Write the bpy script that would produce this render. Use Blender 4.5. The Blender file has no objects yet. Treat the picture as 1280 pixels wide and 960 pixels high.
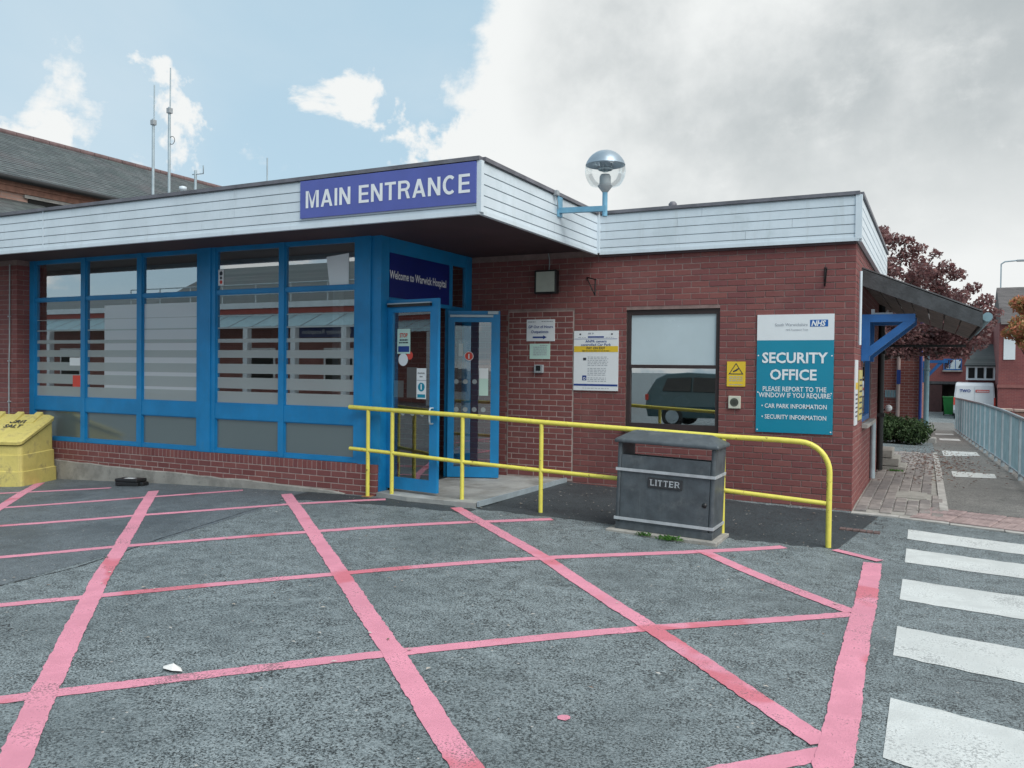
import bpy, bmesh, math, random
import numpy as np
from mathutils import Vector, Matrix
random.seed(7); RNG = np.random.default_rng(7)
SC = bpy.context.scene
COL = SC.collection
R = math.radians

# ------------------------------------------------------------------ camera
YAW, PIT, ROL, FPX = -0.4698, -0.0176, 0.0115, 1048.3
CAM = Vector((0.8572, -10.3709, 1.5907))
fw = Vector((math.sin(YAW)*math.cos(PIT), math.cos(YAW)*math.cos(PIT), math.sin(PIT)))
rt = Vector((math.cos(YAW), -math.sin(YAW), 0)); up = rt.cross(fw)
cx = rt*math.cos(ROL)+up*math.sin(ROL); cy = up*math.cos(ROL)-rt*math.sin(ROL)
cd = bpy.data.cameras.new('camera'); cam = bpy.data.objects.new('camera', cd); COL.objects.link(cam)
cd.sensor_width = 36; cd.lens = 36*FPX/1280; cd.clip_end = 3000; cd.clip_start = .05
cam.matrix_world = Matrix((( cx.x, cy.x, -fw.x, CAM.x), (cx.y, cy.y, -fw.y, CAM.y), (cx.z, cy.z, -fw.z, CAM.z), (0, 0, 0, 1)))
SC.camera = cam
SC.render.resolution_x, SC.render.resolution_y = 1024, 768
# ------------------------------------------------------------------ light
SUN_EL, SUN_AZ = 50, 118            # azimuth measured from +Y towards +X
sun_dir = Vector((math.sin(R(SUN_AZ))*math.cos(R(SUN_EL)), math.cos(R(SUN_AZ))*math.cos(R(SUN_EL)), math.sin(R(SUN_EL))))
sd = bpy.data.lights.new('sun', 'SUN'); sd.energy = 1.5; sd.angle = R(42); sd.color = (1, .99, .965)
so = bpy.data.objects.new('sun', sd); COL.objects.link(so)
so.rotation_euler = (-sun_dir).to_track_quat('-Z', 'Y').to_euler()
SC.view_settings.view_transform = 'Standard'; SC.view_settings.look = 'None'
SC.view_settings.exposure = 1.14; SC.view_settings.gamma = 1
SC.view_settings.use_curve_mapping = False

def nd(nt, typ, **kw):
    n = nt.nodes.new(typ)
    for k, v in kw.items():
        if k == 'ins':
            for a, b in v.items():
                if hasattr(b, 'is_output'): nt.links.new(b, n.inputs[a])
                else: n.inputs[a].default_value = b
        else: setattr(n, k, v)
    return n
def math_(nt, op, a, b=None, clamp=False):
    n = nt.nodes.new('ShaderNodeMath'); n.operation = op; n.use_clamp = clamp
    for i, v in enumerate((a, b)):
        if v is None: continue
        if hasattr(v, 'is_output'): nt.links.new(v, n.inputs[i])
        else: n.inputs[i].default_value = v
    return n.outputs[0]
def mixc(nt, f, a, b, mode='MIX'):
    n = nt.nodes.new('ShaderNodeMix'); n.data_type = 'RGBA'; n.blend_type = mode
    for i, v in ((0, f), (6, a), (7, b)):
        if hasattr(v, 'is_output'): nt.links.new(v, n.inputs[i])
        elif i == 0: n.inputs[0].default_value = v
        else: n.inputs[i].default_value = (*v[:3], 1)
    return n.outputs[2]
def sstep(nt, v, a, b):
    n = nd(nt, 'ShaderNodeMapRange', interpolation_type='SMOOTHSTEP')
    nt.links.new(v, n.inputs[0]); n.inputs[1].default_value = a; n.inputs[2].default_value = b
    return n.outputs[0]

# sky: Nishita blue with a broad bank of cloud over one half and small cumulus elsewhere
W = bpy.data.worlds.new('World'); SC.world = W; W.use_nodes = True
nt = W.node_tree; nt.nodes.clear()
tc = nd(nt, 'ShaderNodeTexCoord').outputs['Generated']
sky = nd(nt, 'ShaderNodeTexSky', sky_type='NISHITA', sun_disc=False)
sky.sun_elevation = R(SUN_EL); sky.sun_rotation = R(SUN_AZ); sky.air_density = 1.0; sky.dust_density = 1.6; sky.ozone_density = 1.6
sx = nd(nt, 'ShaderNodeSeparateXYZ', ins={0: tc})
zz = math_(nt, 'MAXIMUM', sx.outputs[2], 0.0)
den = math_(nt, 'ADD', zz, 0.22)
px = math_(nt, 'DIVIDE', sx.outputs[0], den); py = math_(nt, 'DIVIDE', sx.outputs[1], den)
pv = nd(nt, 'ShaderNodeCombineXYZ', ins={0: px, 1: py, 2: 0.0}).outputs[0]
n1 = nd(nt, 'ShaderNodeTexNoise', ins={'Vector': pv, 'Scale': 1.6, 'Detail': 10, 'Roughness': .6, 'Distortion': .15}).outputs[0]
n2 = nd(nt, 'ShaderNodeTexNoise', ins={'Vector': pv, 'Scale': .8, 'Detail': 6, 'Roughness': .5, 'Distortion': .6}).outputs[0]
n3 = nd(nt, 'ShaderNodeTexNoise', ins={'Vector': tc, 'Scale': 7.0, 'Detail': 9, 'Roughness': .62, 'Distortion': .2}).outputs[0]
side = math_(nt, 'ADD', math_(nt, 'MULTIPLY', sx.outputs[0], .88), math_(nt, 'MULTIPLY', sx.outputs[1], .475))
bank = sstep(nt, side, -.10, .10)
# the bank: noise pushed over threshold on its side of the sky
cov = math_(nt, 'ADD', math_(nt, 'MULTIPLY', n1, .55), math_(nt, 'MULTIPLY', n3, .45))
d_bank = math_(nt, 'ADD', cov, math_(nt, 'MULTIPLY', bank, .34))
cl_bank = sstep(nt, d_bank, .60, .68)
low = sstep(nt, sx.outputs[2], .36, .10)
d_sm = math_(nt, 'ADD', cov, math_(nt, 'MULTIPLY', low, .10))
cl_sm = sstep(nt, d_sm, .575, .66)
veil = math_(nt, 'MULTIPLY', sstep(nt, n2, .42, .75), .35)
n5 = nd(nt, 'ShaderNodeTexNoise', ins={'Vector': tc, 'Scale': 8.5, 'Detail': 9, 'Roughness': .58, 'Distortion': .25}).outputs[0]
n6 = nd(nt, 'ShaderNodeTexNoise', ins={'Vector': tc, 'Scale': 3.7, 'Detail': 2}).outputs[0]
band = math_(nt, 'MULTIPLY', sstep(nt, sx.outputs[2], .02, .12), sstep(nt, sx.outputs[2], .34, .19))
puff = sstep(nt, math_(nt, 'ADD', math_(nt, 'ADD', n5, math_(nt, 'MULTIPLY', band, .12)), math_(nt, 'MULTIPLY', n6, .35)), .795, .86)
cl = math_(nt, 'MAXIMUM', math_(nt, 'MAXIMUM', cl_bank, cl_sm), math_(nt, 'MAXIMUM', veil, puff))
thick = sstep(nt, math_(nt, 'ADD', math_(nt, 'MULTIPLY', bank, .42), math_(nt, 'MULTIPLY', n2, .55)), .50, .74)
n4 = nd(nt, 'ShaderNodeTexNoise', ins={'Vector': pv, 'Scale': .75, 'Detail': 5, 'Roughness': .5, 'Distortion': .2}).outputs[0]
n7 = nd(nt, 'ShaderNodeTexNoise', ins={'Vector': tc, 'Scale': 5.0, 'Detail': 7, 'Roughness': .6}).outputs[0]
grey = math_(nt, 'MULTIPLY', math_(nt, 'MULTIPLY', thick, sstep(nt, math_(nt, 'ADD', math_(nt, 'MULTIPLY', n4, .6), math_(nt, 'MULTIPLY', n7, .4)), .375, .585)), math_(nt, 'MULTIPLY', sstep(nt, d_bank, .66, .82), sstep(nt, sx.outputs[2], .06, .30)))
ccol = mixc(nt, grey, (8.2, 8.4, 8.35), (4.5, 4.9, 5.05))
skyc = mixc(nt, 1.0, sky.outputs[0], (1.0, 1.0, 1.0), 'MULTIPLY')
skyb = mixc(nt, .80, skyc, (4.9, 6.75, 7.9))
final = mixc(nt, cl, skyb, ccol)
bg = nd(nt, 'ShaderNodeBackground', ins={0: final, 1: 0.05})
nt.links.new(bg.outputs[0], nd(nt, 'ShaderNodeOutputWorld').inputs[0])

# ------------------------------------------------------------------ materials
MATS = {}
def base_mat(name):
    m = bpy.data.materials.new(name); m.use_nodes = True; t = m.node_tree; t.nodes.clear()
    o = nd(t, 'ShaderNodeOutputMaterial'); return m, t, o
def pm(name, col, rough=.6, var=.12, scale=6, bump=0., bscale=60, metal=0., spec=.5, dirt=None, dscale=2.5, dlo=.5, dhi=.75, coat=0, streak=None):
    m, t, o = base_mat(name)
    pos = nd(t, 'ShaderNodeNewGeometry').outputs['Position']
    nz = nd(t, 'ShaderNodeTexNoise', ins={'Vector': pos, 'Scale': scale, 'Detail': 6, 'Roughness': .6}).outputs[0]
    lo = [c*(1-var) for c in col]; hi = [min(1, c*(1+var)) for c in col]
    c = mixc(t, sstep(t, nz, .3, .7), lo, hi)
    if dirt:
        dn = nd(t, 'ShaderNodeTexNoise', ins={'Vector': pos, 'Scale': dscale, 'Detail': 8, 'Roughness': .7}).outputs[0]
        c = mixc(t, sstep(t, dn, dlo, dhi), c, dirt)
    if streak:
        mp = nd(t, 'ShaderNodeMapping', ins={'Vector': pos, 'Scale': (9, 9, .9)})
        sn = nd(t, 'ShaderNodeTexNoise', ins={'Vector': mp.outputs[0], 'Scale': 1., 'Detail': 7, 'Roughness': .7}).outputs[0]
        c = mixc(t, math_(t, 'MULTIPLY', sstep(t, sn, .52, .74), .38), c, streak)
    rr = math_(t, 'ADD', math_(t, 'MULTIPLY', nz, .2), rough-.1)
    b = nd(t, 'ShaderNodeBsdfPrincipled', ins={'Base Color': c, 'Roughness': rr, 'Metallic': metal, 'Specular IOR Level': spec, 'Coat Weight': coat})
    if bump:
        bn = nd(t, 'ShaderNodeTexNoise', ins={'Vector': pos, 'Scale': bscale, 'Detail': 4}).outputs[0]
        bp = nd(t, 'ShaderNodeBump', ins={'Strength': bump, 'Distance': .01, 'Height': bn}); t.links.new(bp.outputs[0], b.inputs['Normal'])
    t.links.new(b.outputs[0], o.inputs[0]); MATS[name] = m; return m

def brick_mat(name, cols, speck=.25):
    m, t, o = base_mat(name)
    geo = nd(t, 'ShaderNodeNewGeometry'); oi = nd(t, 'ShaderNodeObjectInfo')
    rnd = math_(t, 'FRACT', math_(t, 'ADD', geo.outputs['Random Per Island'], oi.outputs['Random']))
    ramp = nd(t, 'ShaderNodeValToRGB'); t.links.new(rnd, ramp.inputs[0]); cr = ramp.color_ramp
    while len(cr.elements) < len(cols): cr.elements.new(.5)
    for i, c in enumerate(cols): cr.elements[i].position = i/(len(cols)-1); cr.elements[i].color = (*c, 1)
    pos = geo.outputs['Position']
    n = nd(t, 'ShaderNodeTexNoise', ins={'Vector': pos, 'Scale': 45, 'Detail': 5, 'Roughness': .7}).outputs[0]
    c = mixc(t, math_(t, 'MULTIPLY', sstep(t, n, .45, .75), speck), ramp.outputs[0], (.07, .03, .035))
    n2 = nd(t, 'ShaderNodeTexNoise', ins={'Vector': pos, 'Scale': 1.7, 'Detail': 7, 'Roughness': .65}).outputs[0]
    c = mixc(t, math_(t, 'MULTIPLY', sstep(t, n2, .5, .8), .22), c, (.33, .22, .2))
    n3 = nd(t, 'ShaderNodeTexNoise', ins={'Vector': pos, 'Scale': .9, 'Detail': 5}).outputs[0]
    c = mixc(t, math_(t, 'MULTIPLY', sstep(t, n3, .5, .75), .3), c, (.09, .035, .04))
    b = nd(t, 'ShaderNodeBsdfPrincipled', ins={'Base Color': c, 'Roughness': .82, 'Specular IOR Level': .3})
    bp = nd(t, 'ShaderNodeBump', ins={'Strength': .35, 'Distance': .004, 'Height': n}); t.links.new(bp.outputs[0], b.inputs['Normal'])
    t.links.new(b.outputs[0], o.inputs[0]); MATS[name] = m; return m
M_brick = brick_mat('brick_red', [(.172, .060, .058), (.21, .076, .071), (.192, .067, .065), (.232, .088, .08), (.185, .068, .069), (.212, .078, .071)])
M_mortar = pm('mortar', (.235, .165, .152), .9, .2, 9, .3, 80)
M_mortar_l = pm('mortar_light', (.37, .30, .275), .9, .15, 9, .3, 80)

def brick_tex(name, c1, c2, mortar, bw, bh, u='X'):
    """brickwork too far away to pick apart; u: horizontal world axis"""
    m, t, o = base_mat(name)
    s = nd(t, 'ShaderNodeSeparateXYZ', ins={0: nd(t, 'ShaderNodeNewGeometry').outputs['Position']})
    uu = math_(t, 'ADD', s.outputs[0], s.outputs[1])
    v = nd(t, 'ShaderNodeCombineXYZ', ins={0: uu, 1: s.outputs[2], 2: 0.}).outputs[0]
    bt = nd(t, 'ShaderNodeTexBrick', ins={'Vector': v, 'Color1': (*c1, 1), 'Color2': (*c2, 1), 'Mortar': (*mortar, 1), 'Scale': 1., 'Mortar Size': .006, 'Brick Width': bw, 'Row Height': bh, 'Bias': 0.})
    nz = nd(t, 'ShaderNodeTexNoise', ins={'Vector': v, 'Scale': 1.2, 'Detail': 8}).outputs[0]
    c = mixc(t, math_(t, 'MULTIPLY', sstep(t, nz, .45, .75), .45), bt.outputs[0], tuple(a*.5 for a in c1))
    b = nd(t, 'ShaderNodeBsdfPrincipled', ins={'Base Color': c, 'Roughness': .85})
    bp = nd(t, 'ShaderNodeBump', ins={'Strength': .5, 'Distance': .006, 'Height': bt.outputs[1]}); bp.invert = True
    t.links.new(bp.outputs[0], b.inputs['Normal']); t.links.new(b.outputs[0], o.inputs[0]); MATS[name] = m; return m
M_brick_far = brick_tex('brick_far', (.21, .062, .055), (.26, .085, .07), (.32, .24, .22), .225, .075)
M_brick_old = brick_tex('brick_old', (.42, .24, .19), (.52, .33, .27), (.4, .33, .29), .23, .075)
M_wallfar = brick_tex('brick_far_flat', (.2, .06, .06), (.24, .07, .065), (.24, .12, .11), .225, .075)

def asphalt(name, light, dark, pit, scale, sheen=.6, big=.35, wet=True):
    m, t, o = base_mat(name)
    pos = nd(t, 'ShaderNodeNewGeometry').outputs['Position']
    vo = nd(t, 'ShaderNodeTexVoronoi', ins={'Vector': pos, 'Scale': scale})
    vr = nd(t, 'ShaderNodeSeparateColor', ins={0: vo.outputs['Color']}).outputs[0]
    n_mid = nd(t, 'ShaderNodeTexNoise', ins={'Vector': pos, 'Scale': scale*.8, 'Detail': 4, 'Roughness': .75}).outputs[0]
    n_big = nd(t, 'ShaderNodeTexNoise', ins={'Vector': pos, 'Scale': .8, 'Detail': 8, 'Roughness': .6}).outputs[0]
    n_st = nd(t, 'ShaderNodeTexNoise', ins={'Vector': pos, 'Scale': 2.6, 'Detail': 8, 'Roughness': .65}).outputs[0]
    c = mixc(t, vr, dark, light)
    n_cl = nd(t, 'ShaderNodeTexNoise', ins={'Vector': pos, 'Scale': 7.0, 'Detail': 5, 'Roughness': .65}).outputs[0]
    pf = math_(t, 'ADD', n_mid, math_(t, 'MULTIPLY', math_(t, 'SUBTRACT', n_cl, .5), .24))
    c = mixc(t, sstep(t, pf, .485, .575), c, tuple(a*pit for a in dark))
    c = mixc(t, math_(t, 'MULTIPLY', sstep(t, n_big, .44, .64), big), c, tuple(a*.55 for a in dark))
    c = mixc(t, math_(t, 'MULTIPLY', sstep(t, n_st, .52, .75), .22), c, tuple(min(1, a*1.35) for a in light))
    # hairline cracks: warped cell edges, broken up so only a few run on
    wv = nd(t, 'ShaderNodeTexNoise', ins={'Vector': pos, 'Scale': 1.3, 'Detail': 6}); wadd = nd(t, 'ShaderNodeVectorMath', operation='ADD', ins={0: pos, 1: wv.outputs['Color']})
    ve = nd(t, 'ShaderNodeTexVoronoi', feature='DISTANCE_TO_EDGE', ins={'Vector': wadd.outputs[0], 'Scale': .42})
    ck = math_(t, 'MULTIPLY', math_(t, 'LESS_THAN', ve.outputs[0], .0016), sstep(t, n_big, .56, .60))
    c = mixc(t, ck, c, (.02, .022, .024))
    # a few pale grit specks
    v2 = nd(t, 'ShaderNodeTexVoronoi', ins={'Vector': pos, 'Scale': 26.})
    v2c = nd(t, 'ShaderNodeSeparateColor', ins={0: v2.outputs['Color']}).outputs[1]
    sp = math_(t, 'MULTIPLY', math_(t, 'LESS_THAN', v2.outputs['Distance'], .17), math_(t, 'GREATER_THAN', v2c, .955))
    c = mixc(t, sp, c, (.42, .40, .37))
    h = math_(t, 'ADD', math_(t, 'MULTIPLY', n_mid, -1.2), math_(t, 'MULTIPLY', vo.outputs['Distance'], -.6))
    ro = math_(t, 'ADD', math_(t, 'MULTIPLY', n_big, -.35), sheen+.18)
    b = nd(t, 'ShaderNodeBsdfPrincipled', ins={'Base Color': c, 'Roughness': ro, 'Specular IOR Level': .5})
    bp = nd(t, 'ShaderNodeBump', ins={'Strength': .75, 'Distance': .006, 'Height': h})
    t.links.new(bp.outputs[0], b.inputs['Normal']); t.links.new(b.outputs[0], o.inputs[0]); MATS[name] = m; return m
M_asph = asphalt('asphalt_worn', (.29, .338, .352), (.125, .156, .166), .12, 105, .6, .38)
M_asph_d = asphalt('asphalt_dark', (.062, .076, .084), (.034, .044, .05), .5, 90, .62, .2)
M_asph_p = asphalt('asphalt_patch', (.17, .198, .215), (.10, .122, .135), .5, 95, .55, .55)
M_path = asphalt('asphalt_path', (.24, .235, .22), (.14, .14, .135), .5, 80, .7, .3)

def paint(name, col, worn, lo, hi, dark):
    m, t, o = base_mat(name)
    pos = nd(t, 'ShaderNodeNewGeometry').outputs['Position']
    n1 = nd(t, 'ShaderNodeTexNoise', ins={'Vector': pos, 'Scale': 3.2, 'Detail': 8, 'Roughness': .65}).outputs[0]
    n2 = nd(t, 'ShaderNodeTexNoise', ins={'Vector': pos, 'Scale': 80, 'Detail': 4, 'Roughness': .75}).outputs[0]
    n3 = nd(t, 'ShaderNodeTexNoise', ins={'Vector': pos, 'Scale': 1.1, 'Detail': 3}).outputs[0]
    c = mixc(t, sstep(t, n1, .35, .7), tuple(a*.86 for a in col), tuple(min(1, a*1.1) for a in col))
    c = mixc(t, math_(t, 'MULTIPLY', sstep(t, n3, .57, .62), .6), c, dark)
    n4 = nd(t, 'ShaderNodeTexNoise', ins={'Vector': pos, 'Scale': .9, 'Detail': 4}).outputs[0]
    wf = math_(t, 'MULTIPLY', sstep(t, math_(t, 'ADD', math_(t, 'ADD', math_(t, 'MULTIPLY', n2, .6), math_(t, 'MULTIPLY', n1, .4)), math_(t, 'MULTIPLY', sstep(t, n4, .42, .62), .045)), lo, hi), .85)
    c = mixc(t, wf, c, worn)
    b = nd(t, 'ShaderNodeBsdfPrincipled', ins={'Base Color': c, 'Roughness': .68, 'Specular IOR Level': .35})
    bp = nd(t, 'ShaderNodeBump', ins={'Strength': .8, 'Distance': .005, 'Height': n2})
    t.links.new(bp.outputs[0], b.inputs['Normal']); t.links.new(b.outputs[0], o.inputs[0]); MATS[name] = m; return m
M_red = paint('paint_red', (.66, .265, .35), (.15, .1, .11), .555, .63, (.50, .10, .12))
def white_paint():
    m = paint('paint_white', (.57, .595, .585), (.24, .25, .25), .545, .62, (.55, .57, .56))
    for n in m.node_tree.nodes:
        pass
    return m
M_white_p = white_paint()

M_blue = pm('blue_frame', (.008, .205, .46), .42, .1, 3, .08, 200, dirt=(.04, .19, .36), dscale=5, dlo=.55, dhi=.8, streak=(.03, .17, .34))
M_blue_d = pm('blue_panel', (.006, .018, .16), .35, .1, 3)
M_blue_br = pm('blue_bracket', (.018, .125, .37), .45, .12, 4, dirt=(.05, .13, .3), dlo=.62, dhi=.8)
M_upvc = pm('white_upvc', (.60, .68, .735), .38, .05, 2, .03, 60, dirt=(.50, .58, .62), dscale=3, dlo=.48, dhi=.8, streak=(.42, .47, .47))
M_upvc_back = pm('upvc_groove', (.36, .41, .44), .6, .05)
M_soffit = pm('soffit_brown', (.055, .03, .034), .7, .2, 2)
M_felt = pm('roof_felt', (.13, .13, .135), .9, .2, 4, .3)
M_flash = pm('flashing_grey', (.13, .13, .15), .5, .25, 5, .1, 50)
M_conc = pm('concrete', (.30, .29, .265), .9, .25, 6, .5, 60, dirt=(.13, .13, .12), dscale=3)
M_slab = pm('porch_concrete', (.30, .31, .30), .85, .2, 3, .3, 80, dirt=(.17, .165, .15), dscale=1.8, dlo=.45, dhi=.7)
M_yellow = pm('yellow_paint', (.66, .60, .10), .42, .07, 12, .08, 90, dirt=(.17, .10, .035), dscale=20, dlo=.63, dhi=.65)
M_bin = pm('bin_grey', (.062, .076, .086), .5, .22, 7, .12, 120, dirt=(.12, .135, .14), dscale=5, dlo=.5, dhi=.8, streak=(.13, .15, .155))
M_silver = pm('silver_band', (.42, .45, .47), .45, .15, 10, metal=.2)
M_black = pm('black_plastic', (.012, .013, .014), .45, .2)
M_dark = pm('dark_inside', (.008, .008, .008), .9, .1)
M_teal = pm('sign_teal', (.002, .225, .34), .35, .04, 2)
M_signw = pm('sign_white', (.70, .74, .76), .35, .03, 2)
M_signb = pm('sign_violet_blue', (.085, .11, .37), .4, .06, 3)
M_signy = pm('sign_yellow', (.72, .50, .03), .4, .05, 3)
M_ink = pm('print_dark', (.03, .035, .05), .5, .05)
M_inkg = pm('print_grey', (.33, .36, .4), .5, .05)
M_inkb = pm('print_blue', (.01, .045, .23), .5, .05)
M_inkr = pm('print_red', (.6, .06, .04), .5, .05)
M_mint = pm('notice_mint', (.50, .70, .62), .5, .03)
M_nhs = pm('logo_blue', (.0, .10, .38), .4, .03)
M_letter = pm('letter_white', (.74, .77, .79), .4, .04)
M_grit = pm('grit_yellow', (.58, .495, .15), .65, .14, 5, .25, 60, dirt=(.30, .25, .11), dscale=5, dlo=.48, dhi=.72, streak=(.36, .30, .12))
M_frame_br = pm('window_brown', (.035, .022, .022), .5, .15, 5)
M_blind = pm('blind_white', (.72, .8, .84), .7, .03, 2)
M_timber = pm('timber_black', (.055, .06, .065), .7, .3, 7, .3, 40)
M_timber2 = pm('soffit_timber', (.17, .14, .125), .75, .35, 6, .2, 40)
M_galv = pm('galvanised', (.40, .48, .52), .45, .12, 6, metal=.35)
M_galvd = pm('painted_rail_grey', (.19, .30, .345), .5, .15, 5, metal=.1)
M_paver = pm('paver_brown', (.22, .185, .175), .85, .25, 7, .3, 70, dirt=(.13, .11, .1), dscale=5)
M_tact = pm('tactile_pink', (.31, .205, .195), .85, .2, 6, .3, 70)
M_kerb = pm('kerb_concrete', (.36, .35, .33), .85, .2, 6, .3, 60)
M_slate = None
M_bark = pm('bark', (.07, .05, .04), .9, .3, 10, .5, 30)
M_green = pm('wheelie_green', (.02, .2, .04), .5, .1)
M_van = pm('van_white', (.72, .74, .76), .3, .03, 2)
M_tyre = pm('tyre', (.015, .015, .016), .8, .1)
M_carp = pm('car_paint_dark', (.03, .085, .10), .25, .05, 2, metal=.3, coat=.6)
M_gdark = pm('dark_car_glass', (.01, .012, .013), .12, .05)
M_lampm = pm('lamp_grey', (.33, .36, .38), .5, .1)
M_lampb = pm('lamp_pale_blue', (.16, .37, .52), .5, .12, 6)
M_dome = pm('lamp_dome', (.28, .35, .41), .35, .1, metal=.4)
M_cream = pm('interior_cream', (.42, .39, .34), .8, .05)
M_floor = pm('interior_floor', (.12, .13, .14), .5, .1)
M_ceil = pm('interior_ceiling', (.55, .55, .54), .9, .03)
M_flood = pm('floodlight_face', (.42, .46, .40), .3, .08)
M_doorred = pm('gate_brown', (.06, .025, .025), .7, .2)
M_leafy = pm('fallen_leaf', (.16, .07, .045), .8, .4, 3)
M_paper = pm('paper_scrap', (.7, .7, .68), .8, .05)

def foliage(name, cols, trans=.3):
    m, t, o = base_mat(name)
    geo = nd(t, 'ShaderNodeNewGeometry')
    ramp = nd(t, 'ShaderNodeValToRGB'); t.links.new(geo.outputs['Random Per Island'], ramp.inputs[0]); cr = ramp.color_ramp
    while len(cr.elements) < len(cols): cr.elements.new(.5)
    for i, c in enumerate(cols): cr.elements[i].position = i/(len(cols)-1); cr.elements[i].color = (*c, 1)
    d = nd(t, 'ShaderNodeBsdfPrincipled', ins={'Base Color': ramp.outputs[0], 'Roughness': .6, 'Specular IOR Level': .3})
    tr = nd(t, 'ShaderNodeBsdfTranslucent', ins={0: ramp.outputs[0]})
    mx = nd(t, 'ShaderNodeMixShader', ins={0: trans, 1: d.outputs[0], 2: tr.outputs[0]})
    t.links.new(mx.outputs[0], o.inputs[0]); MATS[name] = m; return m
M_plum = foliage('leaf_plum', [(.17, .08, .085), (.25, .125, .125), (.31, .165, .155), (.13, .062, .066), (.32, .235, .23)], .5)
M_orange = foliage('leaf_autumn', [(.55, .17, .11), (.5, .22, .12), (.26, .27, .09), (.6, .22, .15), (.3, .34, .13)], .35)
M_shrub = foliage('leaf_green', [(.03, .055, .02), (.05, .09, .03), (.07, .11, .045), (.025, .04, .018)], .25)
M_weed = foliage('leaf_weed', [(.06, .17, .03), (.09, .22, .045), (.05, .12, .03)], .3)
M_fallen = foliage('leaf_litter', [(.13, .045, .035), (.19, .08, .05), (.09, .035, .03), (.2, .13, .07)], .1)

def glass(name, refl, tint=(.82, .88, .88), gain=1.6):
    m, t, o = base_mat(name)
    lw = nd(t, 'ShaderNodeFresnel', ins={'IOR': 1.5})
    f = math_(t, 'ADD', math_(t, 'MULTIPLY', lw.outputs[0], gain), refl, True)
    gl = nd(t, 'ShaderNodeBsdfGlossy', ins={'Color': (.92, .95, .96, 1), 'Roughness': .0})
    tr = nd(t, 'ShaderNodeBsdfTransparent', ins={0: (*tint, 1)})
    mx = nd(t, 'ShaderNodeMixShader', ins={0: f, 1: tr.outputs[0], 2: gl.outputs[0]})
    t.links.new(mx.outputs[0], o.inputs[0]); MATS[name] = m; return m
M_glass = glass('window_glass', .42)
M_glass_s = glass('office_glass', .44, (.8, .9, .9))
M_glass_d = glass('door_glass', .16)
M_glass_l = glass('lamp_glass', .0, (.96, .98, .98), .45)
M_glass_c = glass('car_glass', .2, (.1, .12, .12))
def film(name, col, thru):
    m, t, o = base_mat(name)
    d = nd(t, 'ShaderNodeBsdfDiffuse', ins={0: (*col, 1)})
    tl = nd(t, 'ShaderNodeBsdfTranslucent', ins={0: (*col, 1)})
    a = nd(t, 'ShaderNodeMixShader', ins={0: .35, 1: d.outputs[0], 2: tl.outputs[0]})
    tr = nd(t, 'ShaderNodeBsdfTransparent', ins={0: (.8, .85, .85, 1)})
    mx = nd(t, 'ShaderNodeMixShader', ins={0: thru, 1: a.outputs[0], 2: tr.outputs[0]})
    gl = nd(t, 'ShaderNodeBsdfGlossy', ins={'Color': (.9, .93, .94, 1), 'Roughness': .12})
    m2 = nd(t, 'ShaderNodeMixShader', ins={0: .20, 1: mx.outputs[0], 2: gl.outputs[0]})
    t.links.new(m2.outputs[0], o.inputs[0]); MATS[name] = m; return m
M_film = film('frosted_film', (.55, .62, .62), .18)
M_film2 = film('frosted_pane', (.17, .22, .225), .10)
M_panel = film('bright_panel', (.80, .86, .90), .04)  # near-white sheet standing in for a bright area of the glass
M_dot = film('dot_sticker', (.45, .5, .5), .1)

def slate_mat():
    m, t, o = base_mat('slate')
    s = nd(t, 'ShaderNodeSeparateXYZ', ins={0: nd(t, 'ShaderNodeNewGeometry').outputs['Position']})
    v = nd(t, 'ShaderNodeCombineXYZ', ins={0: s.outputs[1], 1: math_(t, 'MULTIPLY', s.outputs[2], 1.0), 2: 0.}).outputs[0]
    bt = nd(t, 'ShaderNodeTexBrick', ins={'Vector': v, 'Color1': (.055, .068, .07, 1), 'Color2': (.10, .115, .117, 1), 'Mortar': (.02, .02, .022, 1), 'Scale': 1., 'Mortar Size': .006, 'Brick Width': .25, 'Row Height': .115})
    nz = nd(t, 'ShaderNodeTexNoise', ins={'Vector': nd(t, 'ShaderNodeNewGeometry').outputs['Position'], 'Scale': .9, 'Detail': 8, 'Roughness': .65}).outputs[0]
    c = mixc(t, math_(t, 'MULTIPLY', sstep(t, nz, .5, .75), .45), bt.outputs[0], (.12, .10, .105))
    c = mixc(t, math_(t, 'MULTIPLY', sstep(t, nz, .55, .35), .4), c, (.06, .085, .08))
    b = nd(t, 'ShaderNodeBsdfPrincipled', ins={'Base Color': c, 'Roughness': .6})
    t.links.new(b.outputs[0], o.inputs[0]); return m
M_slate = slate_mat()

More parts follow.
